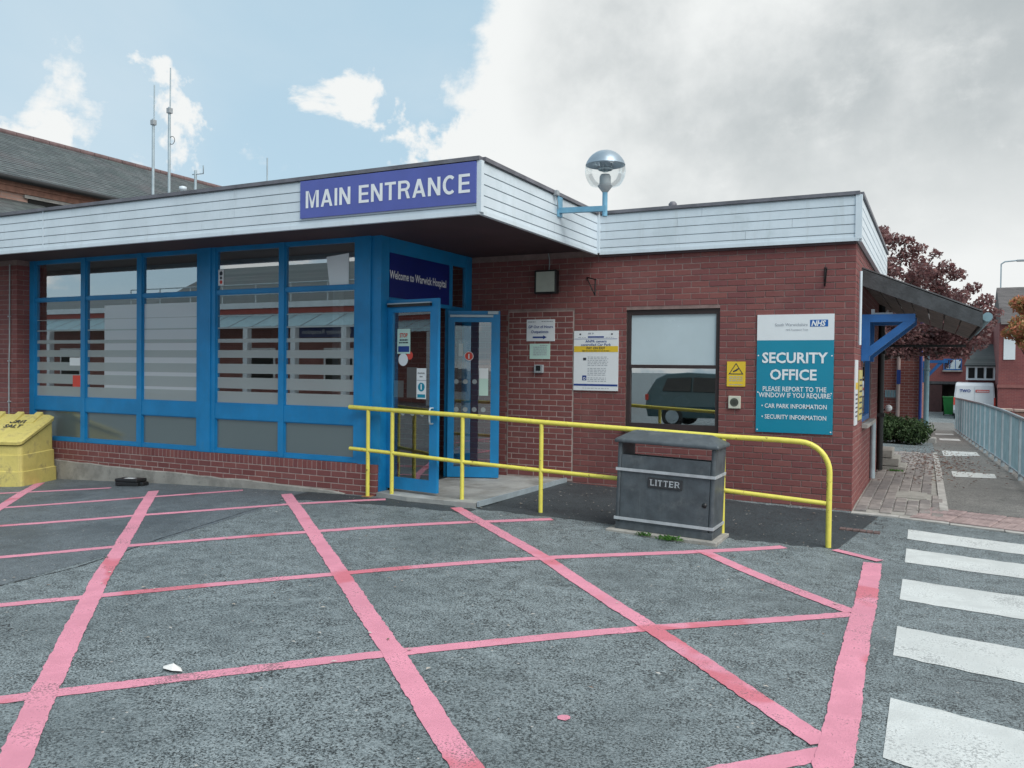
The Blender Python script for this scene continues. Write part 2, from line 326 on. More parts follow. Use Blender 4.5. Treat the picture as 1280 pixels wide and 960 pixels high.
# ------------------------------------------------------------------ mesh helpers
class MB:
    """collects boxes, prisms, tubes and lathes; build() links them as ONE mesh object"""
    def __init__(s): s.v = []; s.f = []; s.sm = []
    def add(s, vs, fs, smooth=False):
        b = len(s.v); s.v += [tuple(p) for p in vs]
        for f in fs: s.f.append(tuple(b+i for i in f)); s.sm.append(smooth)
        return s
    def box(s, x0, x1, y0, y1, z0, z1):
        x0, x1 = sorted((x0, x1)); y0, y1 = sorted((y0, y1)); z0, z1 = sorted((z0, z1))
        return s.add([(x0,y0,z0),(x1,y0,z0),(x1,y1,z0),(x0,y1,z0),(x0,y0,z1),(x1,y0,z1),(x1,y1,z1),(x0,y1,z1)],
            [(0,3,2,1),(4,5,6,7),(0,1,5,4),(1,2,6,5),(2,3,7,6),(3,0,4,7)])
    def bevbox(s, x0, x1, y0, y1, z0, z1, r):
        """box with chamfered edges on every side"""
        bm = bmesh.new(); vs = [bm.verts.new(p) for p in ((x0,y0,z0),(x1,y0,z0),(x1,y1,z0),(x0,y1,z0),(x0,y0,z1),(x1,y0,z1),(x1,y1,z1),(x0,y1,z1))]
        for f in ((0,3,2,1),(4,5,6,7),(0,1,5,4),(1,2,6,5),(2,3,7,6),(3,0,4,7)): bm.faces.new([vs[i] for i in f])
        bmesh.ops.bevel(bm, geom=bm.edges[:], offset=r, segments=2, affect='EDGES', profile=.5)
        return s.bm(bm)
    def bm(s, bm, smooth=False):
        bm.verts.index_update(); s.add([v.co[:] for v in bm.verts], [[v.index for v in f.verts] for f in bm.faces], smooth); bm.free(); return s
    def prism(s, poly, axis, a, b):
        """extrude polygon (list of 2D) along axis from a to b"""
        n = len(poly)
        def P(q, t):
            if axis == 'X': return (t, q[0], q[1])
            if axis == 'Y': return (q[0], t, q[1])
            return (q[0], q[1], t)
        vs = [P(q, a) for q in poly]+[P(q, b) for q in poly]
        fs = [tuple(range(n))[::-1], tuple(range(n, 2*n))]+[(i, (i+1) % n, n+(i+1) % n, n+i) for i in range(n)]
        return s.add(vs, fs)
    def tube(s, pts, r, n=10, cap=True, r2=None):
        pts = [Vector(p) for p in pts]; m = len(pts); rings = []
        t0 = (pts[1]-pts[0]).normalized(); a = Vector((0, 0, 1)) if abs(t0.z) < .9 else Vector((1, 0, 0))
        u = t0.cross(a).normalized()
        for i, p in enumerate(pts):
            t = ((pts[min(i+1, m-1)]-p).normalized()+(p-pts[max(i-1, 0)]).normalized()).normalized()
            u = (u-t*u.dot(t)).normalized(); w = t.cross(u)
            rr = r if r2 is None else r+(r2-r)*i/(m-1)
            rings.append([p+(u*math.cos(2*math.pi*k/n)+w*math.sin(2*math.pi*k/n))*rr for k in range(n)])
        vs = [q for rg in rings for q in rg]
        fs = [(i*n+k, i*n+(k+1) % n, (i+1)*n+(k+1) % n, (i+1)*n+k) for i in range(m-1) for k in range(n)]
        s.add(vs, fs, True)
        if cap: s.add(rings[0], [tuple(range(n))[::-1]]); s.add(rings[-1], [tuple(range(n))])
        return s
    def bar(s, p, q, w, h, upv=(0, 0, 1)):
        p = Vector(p); q = Vector(q); t = (q-p).normalized(); u = Vector(upv); sd_ = t.cross(u).normalized(); u = sd_.cross(t)
        vs = [e+sd_*(a*w/2)+u*(b*h/2) for e in (p, q) for a, b in ((-1,-1),(1,-1),(1,1),(-1,1))]
        return s.add(vs, [(3,2,1,0),(4,5,6,7),(0,1,5,4),(1,2,6,5),(2,3,7,6),(3,0,4,7)])
    def lathe(s, prof, c, n=24, smooth=True):
        vs = []; m = len(prof)
        for r_, z in prof:
            for k in range(n): a = 2*math.pi*k/n; vs.append((c[0]+r_*math.cos(a), c[1]+r_*math.sin(a), c[2]+z))
        return s.add(vs, [(i*n+k, i*n+(k+1) % n, (i+1)*n+(k+1) % n, (i+1)*n+k) for i in range(m-1) for k in range(n)], smooth)
    def build(s, name, mat, parent=None, off=(0, 0, 0)):
        o_ = Vector(off); me = bpy.data.meshes.new(name)
        me.from_pydata([tuple(Vector(p)-o_) for p in s.v], [], s.f); me.update()
        if any(s.sm): me.polygons.foreach_set('use_smooth', s.sm)
        if mat: me.materials.append(mat)
        ob = bpy.data.objects.new(name, me); COL.objects.link(ob)
        if parent is not None: ob.parent = parent
        return ob
def root_of(o):
    while o.parent is not None: o = o.parent
    return o
def part(name, mb, mat, parent, label=None, kind=None):
    """world-coordinate mesh parented under a thing whose root has location only"""
    ob = mb.build(name, mat, parent, root_of(parent).location)
    if label: ob['label'] = label
    if kind: ob['kind'] = kind
    return ob
def lpart(name, mb, mat, parent, label=None):
    """local-coordinate mesh (root may be rotated)"""
    ob = mb.build(name, mat, parent)
    if label: ob['label'] = label
    return ob
def tag(o, label, cat, group=None):
    o['label'] = label; o['category'] = cat
    if group: o['group'] = group
    return o
def thing(name, label, cat, loc, rz=0, group=None):
    o = bpy.data.objects.new(name, None); COL.objects.link(o); o.location = loc; o.rotation_euler = (0, 0, rz)
    o.empty_display_size = .2
    return tag(o, label, cat, group)
def struct(name, mb, mat, parent=None, stuff=False, label=None):
    o = mb.build(name, mat, parent)
    if parent is None: o['kind'] = 'structure'
    if stuff: o['kind'] = 'stuff'
    if label: o['label'] = label
    return o

CAPH = None
def text_mb(s, bold=0.0, res=2):
    cu = bpy.data.curves.new('t', 'FONT'); cu.body = s; cu.size = 1; cu.resolution_u = res; cu.offset = bold; cu.extrude = 0
    ob = bpy.data.objects.new('t', cu); COL.objects.link(ob)
    dg = bpy.context.evaluated_depsgraph_get(); me = bpy.data.meshes.new_from_object(ob.evaluated_get(dg))
    vs = [v.co.copy() for v in me.vertices]; fs = [tuple(p.vertices) for p in me.polygons]
    bpy.data.objects.remove(ob); bpy.data.curves.remove(cu); bpy.data.meshes.remove(me)
    return vs, fs
_c = text_mb('H'); CAPH = max(v.y for v in _c[0])
def text(name, s, origin, right, upv, width, cap, mat, parent, align='C', bold=.012, lift=.003, thick=0, off=True, slant=0):
    """lettering: origin is the baseline start ('L') or middle ('C'), width/cap in metres"""
    vs, fs = text_mb(s, bold); x0 = min(v.x for v in vs); x1 = max(v.x for v in vs)
    kx = width/(x1-x0) if width else cap/CAPH; ky = cap/CAPH; rv, uv = Vector(right).normalized(), Vector(upv).normalized(); nv = rv.cross(uv)
    og = Vector(origin); w = (x1-x0)*kx; sh = -w/2 if align == 'C' else 0
    P = lambda v, l: og+rv*((v.x-x0)*kx+sh+slant*v.y*ky)+uv*(v.y*ky)+nv*l
    mb = MB(); mb.add([P(v, lift+thick) for v in vs], fs)
    if off: return part(name, mb, mat, parent)
    return lpart(name, mb, mat, parent)
def rect(o, rv, uv, a0, a1, b0, b1, l=.002):
    """flat print on a board: quad spanned by rv, uv from origin o, lifted l"""
    o = Vector(o); rv = Vector(rv); uv = Vector(uv); n = rv.cross(uv)
    mb = MB(); mb.add([o+rv*a+uv*b+n*l for a, b in ((a0, b0), (a1, b0), (a1, b1), (a0, b1))], [(0, 1, 2, 3)]); return mb
def lines_mb(o, rv, uv, rows, l=.002, gap=.012):
    """illegible small print: rows of short dashes (a0,a1,b,h)"""
    o = Vector(o); rv = Vector(rv); uv = Vector(uv); n = rv.cross(uv); mb = MB()
    for a0, a1, b, h in rows:
        x = a0
        while x < a1-.004:
            w = min(random.uniform(.018, .05), a1-x)
            mb.add([o+rv*p+uv*q+n*l for p, q in ((x, b), (x+w, b), (x+w, b+h), (x, b+h))], [(0, 1, 2, 3)]); x += w+gap*.6
    return mb
def disc(o, rv, uv, a, b, r, l=.002, n=20, rin=0):
    o = Vector(o); rv = Vector(rv); uv = Vector(uv); nn = rv.cross(uv); mb = MB()
    out = [o+rv*(a+r*math.cos(2*math.pi*k/n))+uv*(b+r*math.sin(2*math.pi*k/n))+nn*l for k in range(n)]
    if rin:
        inn = [o+rv*(a+rin*math.cos(2*math.pi*k/n))+uv*(b+rin*math.sin(2*math.pi*k/n))+nn*l for k in range(n)]
        mb.add(out+inn, [(k, (k+1) % n, n+(k+1) % n, n+k) for k in range(n)])
    else: mb.add(out, [tuple(range(n))])
    return mb
def grotesk(name, s, origin, right, upv, width, cap, sw, mat, parent, serif=False, off=True):
    """bold sans capitals drawn from strokes; each glyph its own mesh, strokes lifted a hair so none is coplanar"""
    def arc(cx_, cy_, ro, a0, a1, n=12, ry=None, t=None):
        t = sw if t is None else t; ry = ro if ry is None else ry; out = []
        for k in range(n):
            a, b = R(a0+(a1-a0)*k/n), R(a0+(a1-a0)*(k+1)/n)
            out.append([(cx_+ro*math.cos(a), cy_+ry*math.sin(a)), (cx_+ro*math.cos(b), cy_+ry*math.sin(b)), (cx_+(ro-t)*math.cos(b), cy_+(ry-t)*math.sin(b)), (cx_+(ro-t)*math.cos(a), cy_+(ry-t)*math.sin(a))])
        return out
    bx = lambda a, b, c, d: [(a, c), (b, c), (b, d), (a, d)]
    G = {'M': (.86, [bx(0, sw, 0, 1), bx(.86-sw, .86, 0, 1), [(sw, 1), (.43-.07, 0), (.43+.07, 0), (.43+.07-.06, .3), (sw+.03, 1)], [(.86-sw, 1), (.86-sw-.03, 1), (.36+.06, .3), (.36, 0), (.5, 0)]]),
         'A': (.76, [[(0, 0), (sw, 0), (.38+sw*.5, 1), (.38-sw*.55, 1)], [(.76-sw, 0), (.76, 0), (.38+sw*.55, 1), (.38-sw*.5, 1)], bx(.17, .59, .22, .22+sw*.85)]),
         'I': (sw, [bx(0, sw, 0, 1)]),
         'N': (.70, [bx(0, sw, 0, 1), bx(.70-sw, .70, 0, 1), [(0, 1), (.70-sw-.01, 0), (.70, 0), (sw+.01, 1)]]),
         'E': (.62, [bx(0, sw, 0, 1), bx(sw, .62, 0, sw*.9), bx(sw, .58, .43, .43+sw*.85), bx(sw, .61, 1-sw*.9, 1)]),
         'T': (.66, [bx(.33-sw/2, .33+sw/2, 0, 1-sw*.9), bx(0, .66, 1-sw*.9, 1)]),
         'L': (.58, [bx(0, sw, 0, 1), bx(sw, .58, 0, sw*.9)]),
         'R': (.70, [bx(0, sw, 0, 1), bx(sw, .42, 1-sw*.9, 1), bx(sw, .42, .42, .42+sw*.9), [(.40, .43), (.56, .43), (.70, 0), (.52, 0)]]+arc(.40, .71, .29, -90, 90, 12, .29, sw*.92)),
         'C': (.74, arc(.38, .5, .38, 48, 312, 22, .52, sw)), ' ': (.26, [])}
    adv = []; x = 0
    for ch in s: adv.append(x); x += G[ch][0]+(.13 if not serif else .2)
    tot = x-(.13 if not serif else .2); kx = width/tot; rv, uv = Vector(right), Vector(upv); nv = rv.cross(uv); og = Vector(origin)
    for ch, ax in zip(s, adv):
        if ch == ' ': continue
        polys = list(G[ch][1])
        if serif:
            w_ = G[ch][0]
            polys += {'I': [bx(-.1, w_+.1, 0, .07), bx(-.1, w_+.1, .93, 1)], 'L': [bx(-.1, sw+.12, .93, 1), bx(w_-.05, w_, 0, .3)], 'T': [bx(.2, .46, 0, .07), bx(0, .05, .7, 1), bx(.61, .66, .7, 1)], 'E': [bx(-.1, 0, 0, .07), bx(-.1, 0, .93, 1), bx(.57, .62, 0, .3), bx(.56, .61, .72, 1)], 'R': [bx(-.1, sw+.1, 0, .07), bx(-.1, 0, .93, 1), bx(.5, .8, 0, .07)]}.get(ch, [])
        mb = MB()
        for i, pl in enumerate(polys):
            if abs(sum(pl[j][0]*pl[(j+1) % len(pl)][1]-pl[(j+1) % len(pl)][0]*pl[j][1] for j in range(len(pl)))) < 1e-9: continue
            if sum(pl[j][0]*pl[(j+1) % len(pl)][1]-pl[(j+1) % len(pl)][0]*pl[j][1] for j in range(len(pl))) < 0: pl = pl[::-1]
            mb.add([og+rv*((ax+p[0])*kx)+uv*(p[1]*cap)+nv*(.001+.0003*(i % 5)) for p in pl], [tuple(range(len(pl)))])
        (part if off else lpart)('letter', mb, mat, parent)
EX, EY, EZ = (1, 0, 0), (0, 1, 0), (0, 0, 1)
def rot2(p, a): return (p[0]*math.cos(a)-p[1]*math.sin(a), p[0]*math.sin(a)+p[1]*math.cos(a))

# ------------------------------------------------------------------ ground
GP = np.array([(0,0,0),(-1.3,0,.03),(-2.65,0,.045),(-3.5,0,.09),(-5.3,-2.17,.06),(-6,-2.17,.042),(-7.44,-2.17,0),(-8.8,-2.17,-.046),(-9.6,-2.17,-.08),(-11,-2.17,-.14),(-13,-2.2,-.2),
(-6.3,-5.9,-.085),(-7.8,-5,-.1),(-6.85,-4,-.05),(-4.83,-2.25,.059),(-3.9,-2.18,.069),(-2.97,-2.11,.034),(-1.03,-1.97,-.033),(-.04,-1.9,-.095),(-2.1,-2.4,-.01),
(-3.2,-5.3,0),(-1.8,-6.5,0),(-3,-7.9,-.03),(.4,-4.4,-.06),(.5,-6.6,-.02),(.4,-2.8,-.08),(1.6,-1,-.05),(1.6,-3,-.06),(1.6,-.5,-.02),(.5,-.1,-.005),(1,1,0),(1,3,0),(2,4,0),(2,7,-.06),(1,7,-.05),(2,12,-.2),(0,12,-.15),(2,21,-.46),(0,21,-.46),(2,35,-.75),(0,35,-.75),
(-20,-6,-.28),(-15,-12,-.25),(-8,-12,-.12),(-5,-14,-.05),(5,-12,0),(6,0,0),(8,10,-.15),(.5,-10,0),(-10,-8,-.15),(3,-6,-.02)],float)
def gmean(y): return np.interp(y,[5,35],[0,-.78])
def kern(x,y):
    d2=(x[...,None]-GP[:,0])**2+(y[...,None]-GP[:,1])**2
    return .05**2*np.exp(-d2/(2*2.0**2))+.25**2*np.exp(-d2/(2*10.0**2))
GW=np.linalg.solve(kern(GP[:,0],GP[:,1])+np.eye(len(GP))*.012**2, GP[:,2]-gmean(GP[:,1]))
def gfun(x,y):
    x=np.asarray(x,float);y=np.asarray(y,float)
    return gmean(y)+kern(x,y)@GW
def axis(lo, hi, a, b, fine, grow=1.35):
    pts = list(np.arange(a, b+1e-6, fine)); s = fine; x = a
    while x > lo: s *= grow; x -= s; pts.insert(0, x)
    s = fine; x = pts[-1]
    while x < hi: s *= grow; x += s; pts.append(x)
    return np.array(pts)
GX = axis(-500, 500, -14, 4.2, .2); GY = axis(-500, 700, -12, 3.2, .2)
gx, gy = np.meshgrid(GX, GY); GZ = gfun(gx, gy)
def zg(x, y):
    i = min(max(np.searchsorted(GX, x)-1, 0), len(GX)-2); j = min(max(np.searchsorted(GY, y)-1, 0), len(GY)-2)
    a = (x-GX[i])/(GX[i+1]-GX[i]); b = (y-GY[j])/(GY[j+1]-GY[j])
    return float((GZ[j,i]*(1-a)+GZ[j,i+1]*a)*(1-b)+(GZ[j+1,i]*(1-a)+GZ[j+1,i+1]*a)*b)
mb = MB(); nx, ny = len(GX), len(GY)
mb.add(np.stack([gx.ravel(), gy.ravel(), GZ.ravel()], 1).tolist(), [(j*nx+i, j*nx+i+1, (j+1)*nx+i+1, (j+1)*nx+i) for j in range(ny-1) for i in range(nx-1)], True)
GROUND = struct('ground', mb, M_asph)
def quadsheet(P, dz, step=.1, jit=0.):
    """sheet over the ground between corners P0 P1 P2 P3 (P0P1 and P3P2 are the long sides)"""
    P = [np.array(p, float) for p in P]
    n = max(2, int(max(np.linalg.norm(P[1]-P[0]), np.linalg.norm(P[2]-P[3]))/step)); m = max(2, int(max(np.linalg.norm(P[3]-P[0]), np.linalg.norm(P[2]-P[1]))/step))
    vs = []
    for i in range(n+1):
        a = i/n; A = P[0]*(1-a)+P[1]*a; B = P[3]*(1-a)+P[2]*a
        ja, jb = (random.gauss(0, jit), random.gauss(0, jit)) if jit else (0, 0); d = (B-A)/max(1e-6, np.linalg.norm(B-A))
        A = A+d*ja; B = B+d*jb
        for j in range(m+1):
            q = A*(1-j/m)+B*j/m; vs.append((q[0], q[1], zg(q[0], q[1])+dz))
    mb = MB(); mb.add(vs, [(i*(m+1)+j, (i+1)*(m+1)+j, (i+1)*(m+1)+j+1, i*(m+1)+j+1) for i in range(n) for j in range(m)], True); return mb
def strip(pts, w, dz, jit=.0026):
    """painted line along a polyline with uneven edges"""
    vs = []; pts = [np.array(p, float) for p in pts]; dense = []
    for a, b in zip(pts, pts[1:]):
        k = max(1, int(np.linalg.norm(b-a)/.035)); dense += [a+(b-a)*i/k for i in range(k)]
    dense.append(pts[-1]); D = np.array(dense); wob = np.cumsum(RNG.normal(0, .0010, len(D))); wob -= np.linspace(0, wob[-1], len(D))
    for i, p in enumerate(D):
        t = D[min(i+1, len(D)-1)]-D[max(i-1, 0)]; t /= np.linalg.norm(t); nn = np.array([-t[1], t[0]])
        for s_ in (-1, 0, 1):
            q = p+nn*(s_*w/2+wob[i]+(random.gauss(0, jit) if s_ else 0)); vs.append((q[0], q[1], zg(q[0], q[1])+dz))
    mb = MB(); n = len(D); mb.add(vs, [(i*3+j, (i+1)*3+j, (i+1)*3+j+1, i*3+j+1) for i in range(n-1) for j in range(2)]); return mb
# surface courses
struct('tarmac_patch', quadsheet([(-5.35, -6.6), (-5.95, -2.26), (-13.6, -2.26), (-13.6, -8.6)], .0018, .2), M_asph_p, GROUND)
struct('tarmac_ramp', quadsheet([(-3.62, -2.36), (.04, -1.93), (.30, -.14), (-3.58, .02)], .0018, .08, .02), M_asph_d, GROUND)
struct('tarmac_strip', quadsheet([(-6.1, -2.75), (-3.62, -2.62), (-3.62, -2.37), (-6.1, -2.24)], .0024, .1, .02), M_asph_d, GROUND)
struct('tar_seam', strip([(-5.33, -6.9), (-5.36, -5.9), (-5.66, -4.8), (-5.86, -3.6), (-6.0, -2.3)], .016, .0028, .004), M_black, GROUND)
# red hatching
W_ = .12
L7 = [(.47, -6.61), (.21, -6.917), (-.5, -7.77)]
for l in ([(-3.7, -8.48), (-3.14, -7.90), (-1.83, -6.53), (-.74, -5.31), (.367, -4.209)], [(-5.4, -7.5), (-4.80, -6.88), (-3.22, -5.25), (-2.05, -3.87), (-.417, -2.116)],
          [(-7.0, -6.62), (-6.33, -5.93), (-5.78, -5.27), (-4.43, -4.02), (-3.03, -2.68), (-2.72, -2.36)], [(-8.6, -5.9), (-7.79, -5.03), (-6.9, -4.08), (-5.66, -2.97), (-4.84, -2.36)],
          [(-9.8, -5.2), (-8.93, -4.33), (-7.86, -3.2), (-7.02, -2.40)], [(-11, -4.2), (-10.17, -3.57), (-9.05, -2.76)], L7):
    struct('painted_line', strip(l, W_*.92, .0035), M_red, GROUND)
for l in ([(-8.18, -2.80), (-4.99, -5.92), (-3.06, -7.715), (-2.43, -8.28), (-1.9, -8.8)], [(-6.24, -2.47), (-4.31, -4.21), (-1.81, -6.51), (-.87, -7.40), (0, -8.2)],
          [(-3.86, -2.42), (-2.10, -3.91), (-.743, -5.286), (.445, -6.53)], [(-1.064, -2.73), (.363, -4.164)], [(-10.69, -2.66), (-8.93, -4.33), (-7.7, -5.5)]):
    struct('painted_line', strip(l, W_*1.08, .0050), M_red, GROUND)
struct('painted_line', strip([(.375, -2.36), (.435, -4.8), (.5, -6.59), (.56, -8.6)], W_*1.25, .0065), M_red, GROUND)
struct('painted_line', strip([(.02, -1.99), (.43, -2.25)], W_*.8, .0080), M_red, GROUND)
# white crossing
zl = [(-.71, -1.18), (-1.60, -2.185), (-2.86, -3.59), (-4.38, -5.06), (-5.80, -6.56), (-7.35, -8.0)]
xs0 = [.61, .62, .63, .65, .675, .7]
for (a, b), x0 in zip(zl, xs0):
    L_ = 3.4; sl = -.255
    struct('crossing_stripe', quadsheet([(x0, a), (x0+L_, a+sl*L_), (x0+L_+.02, b+sl*L_), (x0+.005, b)], .0035, .08, .006), M_white_p, GROUND)
# footpath with its white bars
struct('footpath', quadsheet([(.98, .75), (.45, 34), (1.5, 34), (2.35, .35)], .004, .3), M_path, GROUND)
for q in ([(1.08, 5.04), (1.687, 4.99), (1.686, 4.36), (1.09, 4.22)], [(.96, 11.0), (1.66, 11.2), (1.68, 9.8), (.99, 9.0)], [(.92, 18.4), (1.46, 18.6), (1.48, 17.2), (.94, 17.1)], [(.80, 22.6), (1.36, 22.8), (1.38, 21.6), (.82, 21.3)]):
    struct('path_bar', quadsheet(q, .009, .1, .005), M_white_p, GROUND)
# drain cover set in the tarmac
mb = MB(); a0 = -.05
for k in range(6): mb.box(-.03+k*.066, .028+k*.066, -1.06-k*.004, -.95-k*.004, zg(.1, -1)-.03, zg(-.03+k*.066, -1.0)+.012)
struct('drain_cover', mb, pm('rusty_iron', (.13, .085, .08), .8, .3, 20, .4), GROUND)
# block paving beside the office, kerb and tactile slabs
pav = MB()
front = lambda x: -.035-.06*x if x < .55 else -.07-.28*(x-.55)
mb = quadsheet([(0.0, -.02), (.93, -.20), (.80, 9.6), (0.0, 9.6)], .002, .2)
PAVE = struct('pavement', mb, M_conc)
bmesh_p = {}
def slab_mesh(w, l, h, name, r=.008):
    m = MB(); m.add([(-w/2,-l/2,-.03),(w/2,-l/2,-.03),(w/2,l/2,-.03),(-w/2,l/2,-.03),(-w/2,-l/2,h-r),(w/2,-l/2,h-r),(w/2,l/2,h-r),(-w/2,l/2,h-r),
        (-w/2+r,-l/2+r,h),(w/2-r,-l/2+r,h),(w/2-r,l/2-r,h),(-w/2+r,l/2-r,h)],
        [(0,1,5,4),(1,2,6,5),(2,3,7,6),(3,0,4,7),(4,5,9,8),(5,6,10,9),(6,7,11,10),(7,4,8,11),(8,9,10,11)])
    me = bpy.data.meshes.new(name); me.from_pydata(m.v, [], m.f); return me
pw, pl = .132, .345
pmesh = [slab_mesh(pw-.008, pl-.008, .016, 'paver') for _ in range(3)]
cols = [(.215, .195, .185), (.25, .228, .215), (.18, .165, .16)]
for i, me in enumerate(pmesh): me.materials.append(pm('paver_%s' % 'abc'[i], cols[i], .85, .22, 8, .3, 70))
for i in range(7):
    for j in range(27):
        x = .02+pw/2+i*pw; y = .22+j*pl+(.17 if i % 2 else 0)
        if x > .90-.013*y or y > 9.4: continue
        if .36 < x < .79 and 1.2 < y < 1.95: continue
        o = bpy.data.objects.new('paver', random.choice(pmesh)); COL.objects.link(o); o.parent = PAVE
        o.location = (x+random.gauss(0, .002), y, zg(x, y)+random.gauss(.001, .0015)); o.rotation_euler = (0, 0, random.gauss(0, .008))
mb = MB(); mb.box(.40, .76, 1.28, 1.88, -.03, zg(.6, 1.6)+.022); struct('manhole_cover', mb, M_conc, PAVE)
mb = MB()
for j in range(22):
    y0 = .5+j*.42; xa = .955-.013*y0; xb = .955-.013*(y0+.41); z = zg(xa, y0+.2)+.02
    mb.add([(xa-.045, y0, z-.06), (xa+.045, y0, z-.06), (xb+.045, y0+.41, z-.06), (xb-.045, y0+.41, z-.06), (xa-.045, y0, z), (xa+.045, y0, z), (xb+.045, y0+.41, z), (xb-.045, y0+.41, z)],
           [(4,5,6,7),(0,1,5,4),(1,2,6,5),(2,3,7,6),(3,0,4,7)])
struct('path_edging', mb, M_kerb, PAVE)
mb = MB()
for k in range(5):
    xa = .0+k*.5+.004; xb = xa+.49; ya, yb = front(xa), front(xb)
    z = zg((xa+xb)/2, (ya+yb)/2)+.012
    mb.add([(xa, ya-.11, z-.08), (xb, yb-.11, z-.08), (xb, yb, z-.08), (xa, ya, z-.08), (xa, ya-.11, z), (xb, yb-.11, z), (xb, yb, z), (xa, ya, z)], [(4,5,6,7),(0,1,5,4),(1,2,6,5),(2,3,7,6),(3,0,4,7)])
struct('dropped_kerb', mb, M_kerb, PAVE)
ang = math.atan(-.27); tm = []
for v in range(2):
    me = slab_mesh(.392, .392, .016, 'tactile_slab'); bm = bmesh.new(); bm.from_mesh(me)
    for i in range(5):
        for j in range(5):
            bmesh.ops.create_cone(bm, cap_ends=True, segments=6, radius1=.016, radius2=.009, depth=.006, matrix=Matrix.Translation((-.155+i*.0775, -.155+j*.0775, .019)))
    bm.to_mesh(me); bm.free(); me.materials.append(pm('tactile_%s' % 'ab'[v], [(.30, .225, .215), (.265, .20, .195)][v], .85, .2, 7, .3, 70)); tm.append(me)
for j in range(2):
    for i in range(5):
        dx, dy = rot2((.2+i*.4, .2+j*.4), ang); x, y = .60+dx, -.075+dy
        o = bpy.data.objects.new('tactile_slab', random.choice(tm)); COL.objects.link(o); o.parent = PAVE
        o.location = (x, y, zg(x, y)+.003); o.rotation_euler = (0, 0, ang)
# porch slab
mb = MB(); mb.prism([(-5.06, -2.24), (-4.55, -2.36), (-3.66, -2.34), (-3.60, .02), (-5.06, .02)], 'Z', -.2, .112)
PORCH = struct('porch_slab', mb, M_slab)
mb = MB(); mb.bar((-3.63, -2.33, .100), (-3.575, .0, .112), .025, .06); struct('metal_edging', mb, M_galv, PORCH)

# ------------------------------------------------------------------ main building
B0 = (-5.0, 0.0, 0.0)
BLD = thing('hospital_building', 'single storey red brick hospital entrance block with white fascia and blue frames', 'building', B0)
yA, yF, xF, xR = -2.169, -3.204, -3.152, -5.064
ZT = 3.09; CO = .075; BL = .225
bricks = []          # (x, y, z, w, face) face: 'S' seen from -Y, 'E' seen from +X
def lay(u0, u1, z0, z1, face, plane, holes=(), right_anchor=None, ztop=ZT, edge=True):
    """stretcher bond counted down from ztop and back from right_anchor"""
    ra = u1 if right_anchor is None else right_anchor
    k = 0
    while True:
        zt = ztop-k*CO; zb = zt-CO
        if zb < z0-.03: break
        if zt <= z1+1e-6:
            off = -.1075-.005 if k % 2 else .0
            a = ra+off if k % 2 else ra
            segs = []
            if k % 2: segs.append((ra-.1075, ra))
            u = ra-(.1125 if k % 2 else 0)
            while u > u0-.001: segs.append((u-BL+.005, u-.005)); u -= BL
            for s0, s1 in segs:
                s0 = max(s0, u0); s1 = min(s1, u1)
                if s1-s0 < .03: continue
                pieces = [(s0, s1)]
                for h0, h1, hz0, hz1 in holes:
                    if zb+.01 < hz1 and zt-.01 > hz0:
                        np_ = []
                        for p0, p1 in pieces:
                            if h1 <= p0 or h0 >= p1: np_.append((p0, p1)); continue
                            if p0 < h0: np_.append((p0, h0))
                            if p1 > h1: np_.append((h1, p1))
                        pieces = np_
                for p0, p1 in pieces:
                    if p1-p0 > .03: bricks.append(((p0+p1)/2, plane, (zt+zb)/2, p1-p0, face))
        k += 1
WIN = (-2.758, -1.549, .815, 2.375)
INF = (-4.46, -3.50, .14, 2.385)
lay(-6.6, 0, -.2, ZT, 'S', 0.0, holes=[WIN, (INF[0]-.02, INF[1]+.02, INF[2]-.1, INF[3])])
nC = len(bricks)
lay(INF[0]+.0, INF[1], .10, INF[3], 'S', -.007, right_anchor=INF[1], ztop=INF[3]-.005)
# side wall: mirrored direction (starts at the corner and runs away from us)
def lay_side(y0, y1, z0, z1, plane, holes=()):
    k = 0
    while True:
        zt = ZT-k*CO; zb = zt-CO
        if zb < z0-.03: break
        y = y0 if k % 2 == 0 else y0
        first = True
        while y < y1:
            w = .1075 if (first and k % 2 == 0) else .215
            p0, p1 = y, min(y+w, y1); first = False; y = p1+.01
            if any(p0 < h1 and p1 > h0 and zb+.01 < hz1 and zt-.01 > hz0 for h0, h1, hz0, hz1 in holes): continue
            if p1-p0 > .03: bricks.append(((p0+p1)/2, plane, (zt+zb)/2, p1-p0, 'E'))
        k += 1
SWIN = (1.25, 2.75, .95, 2.3)
lay_side(0.0, 5.4, -.2, ZT, 0.0, [SWIN])
# front pier at the far left and plinth under the glazing
nA = len(bricks)
lay(-13.6, -11.65, -.3, ZT, 'S', -2.40, right_anchor=-11.65)
k = 0
while ZT-k*CO > -.2:
    z = ZT-(k+.5)*CO; bricks.append((-2.40+(.054 if k % 2 else .108), -11.65, z, (.1025 if k % 2 else .21), 'E')); 
    bricks.append((-2.40+(.165 if k % 2 else .222), -11.65, z, (.1 if k % 2 else .0), 'E')) if k % 2 else None
    k += 1
PY = -2.215
lay(-11.64, -5.085, -.1, .333, 'S', PY, right_anchor=-5.085, ztop=.333-.012)
bricks_row = []
x = -5.085-.034
while x > -11.6: bricks_row.append(x); x -= .0755
k = 0
while .321-k*CO > -.05:
    bricks.append((-2.215+.054, -5.085, .321-(k+.5)*CO, .1025, 'E')); k += 1
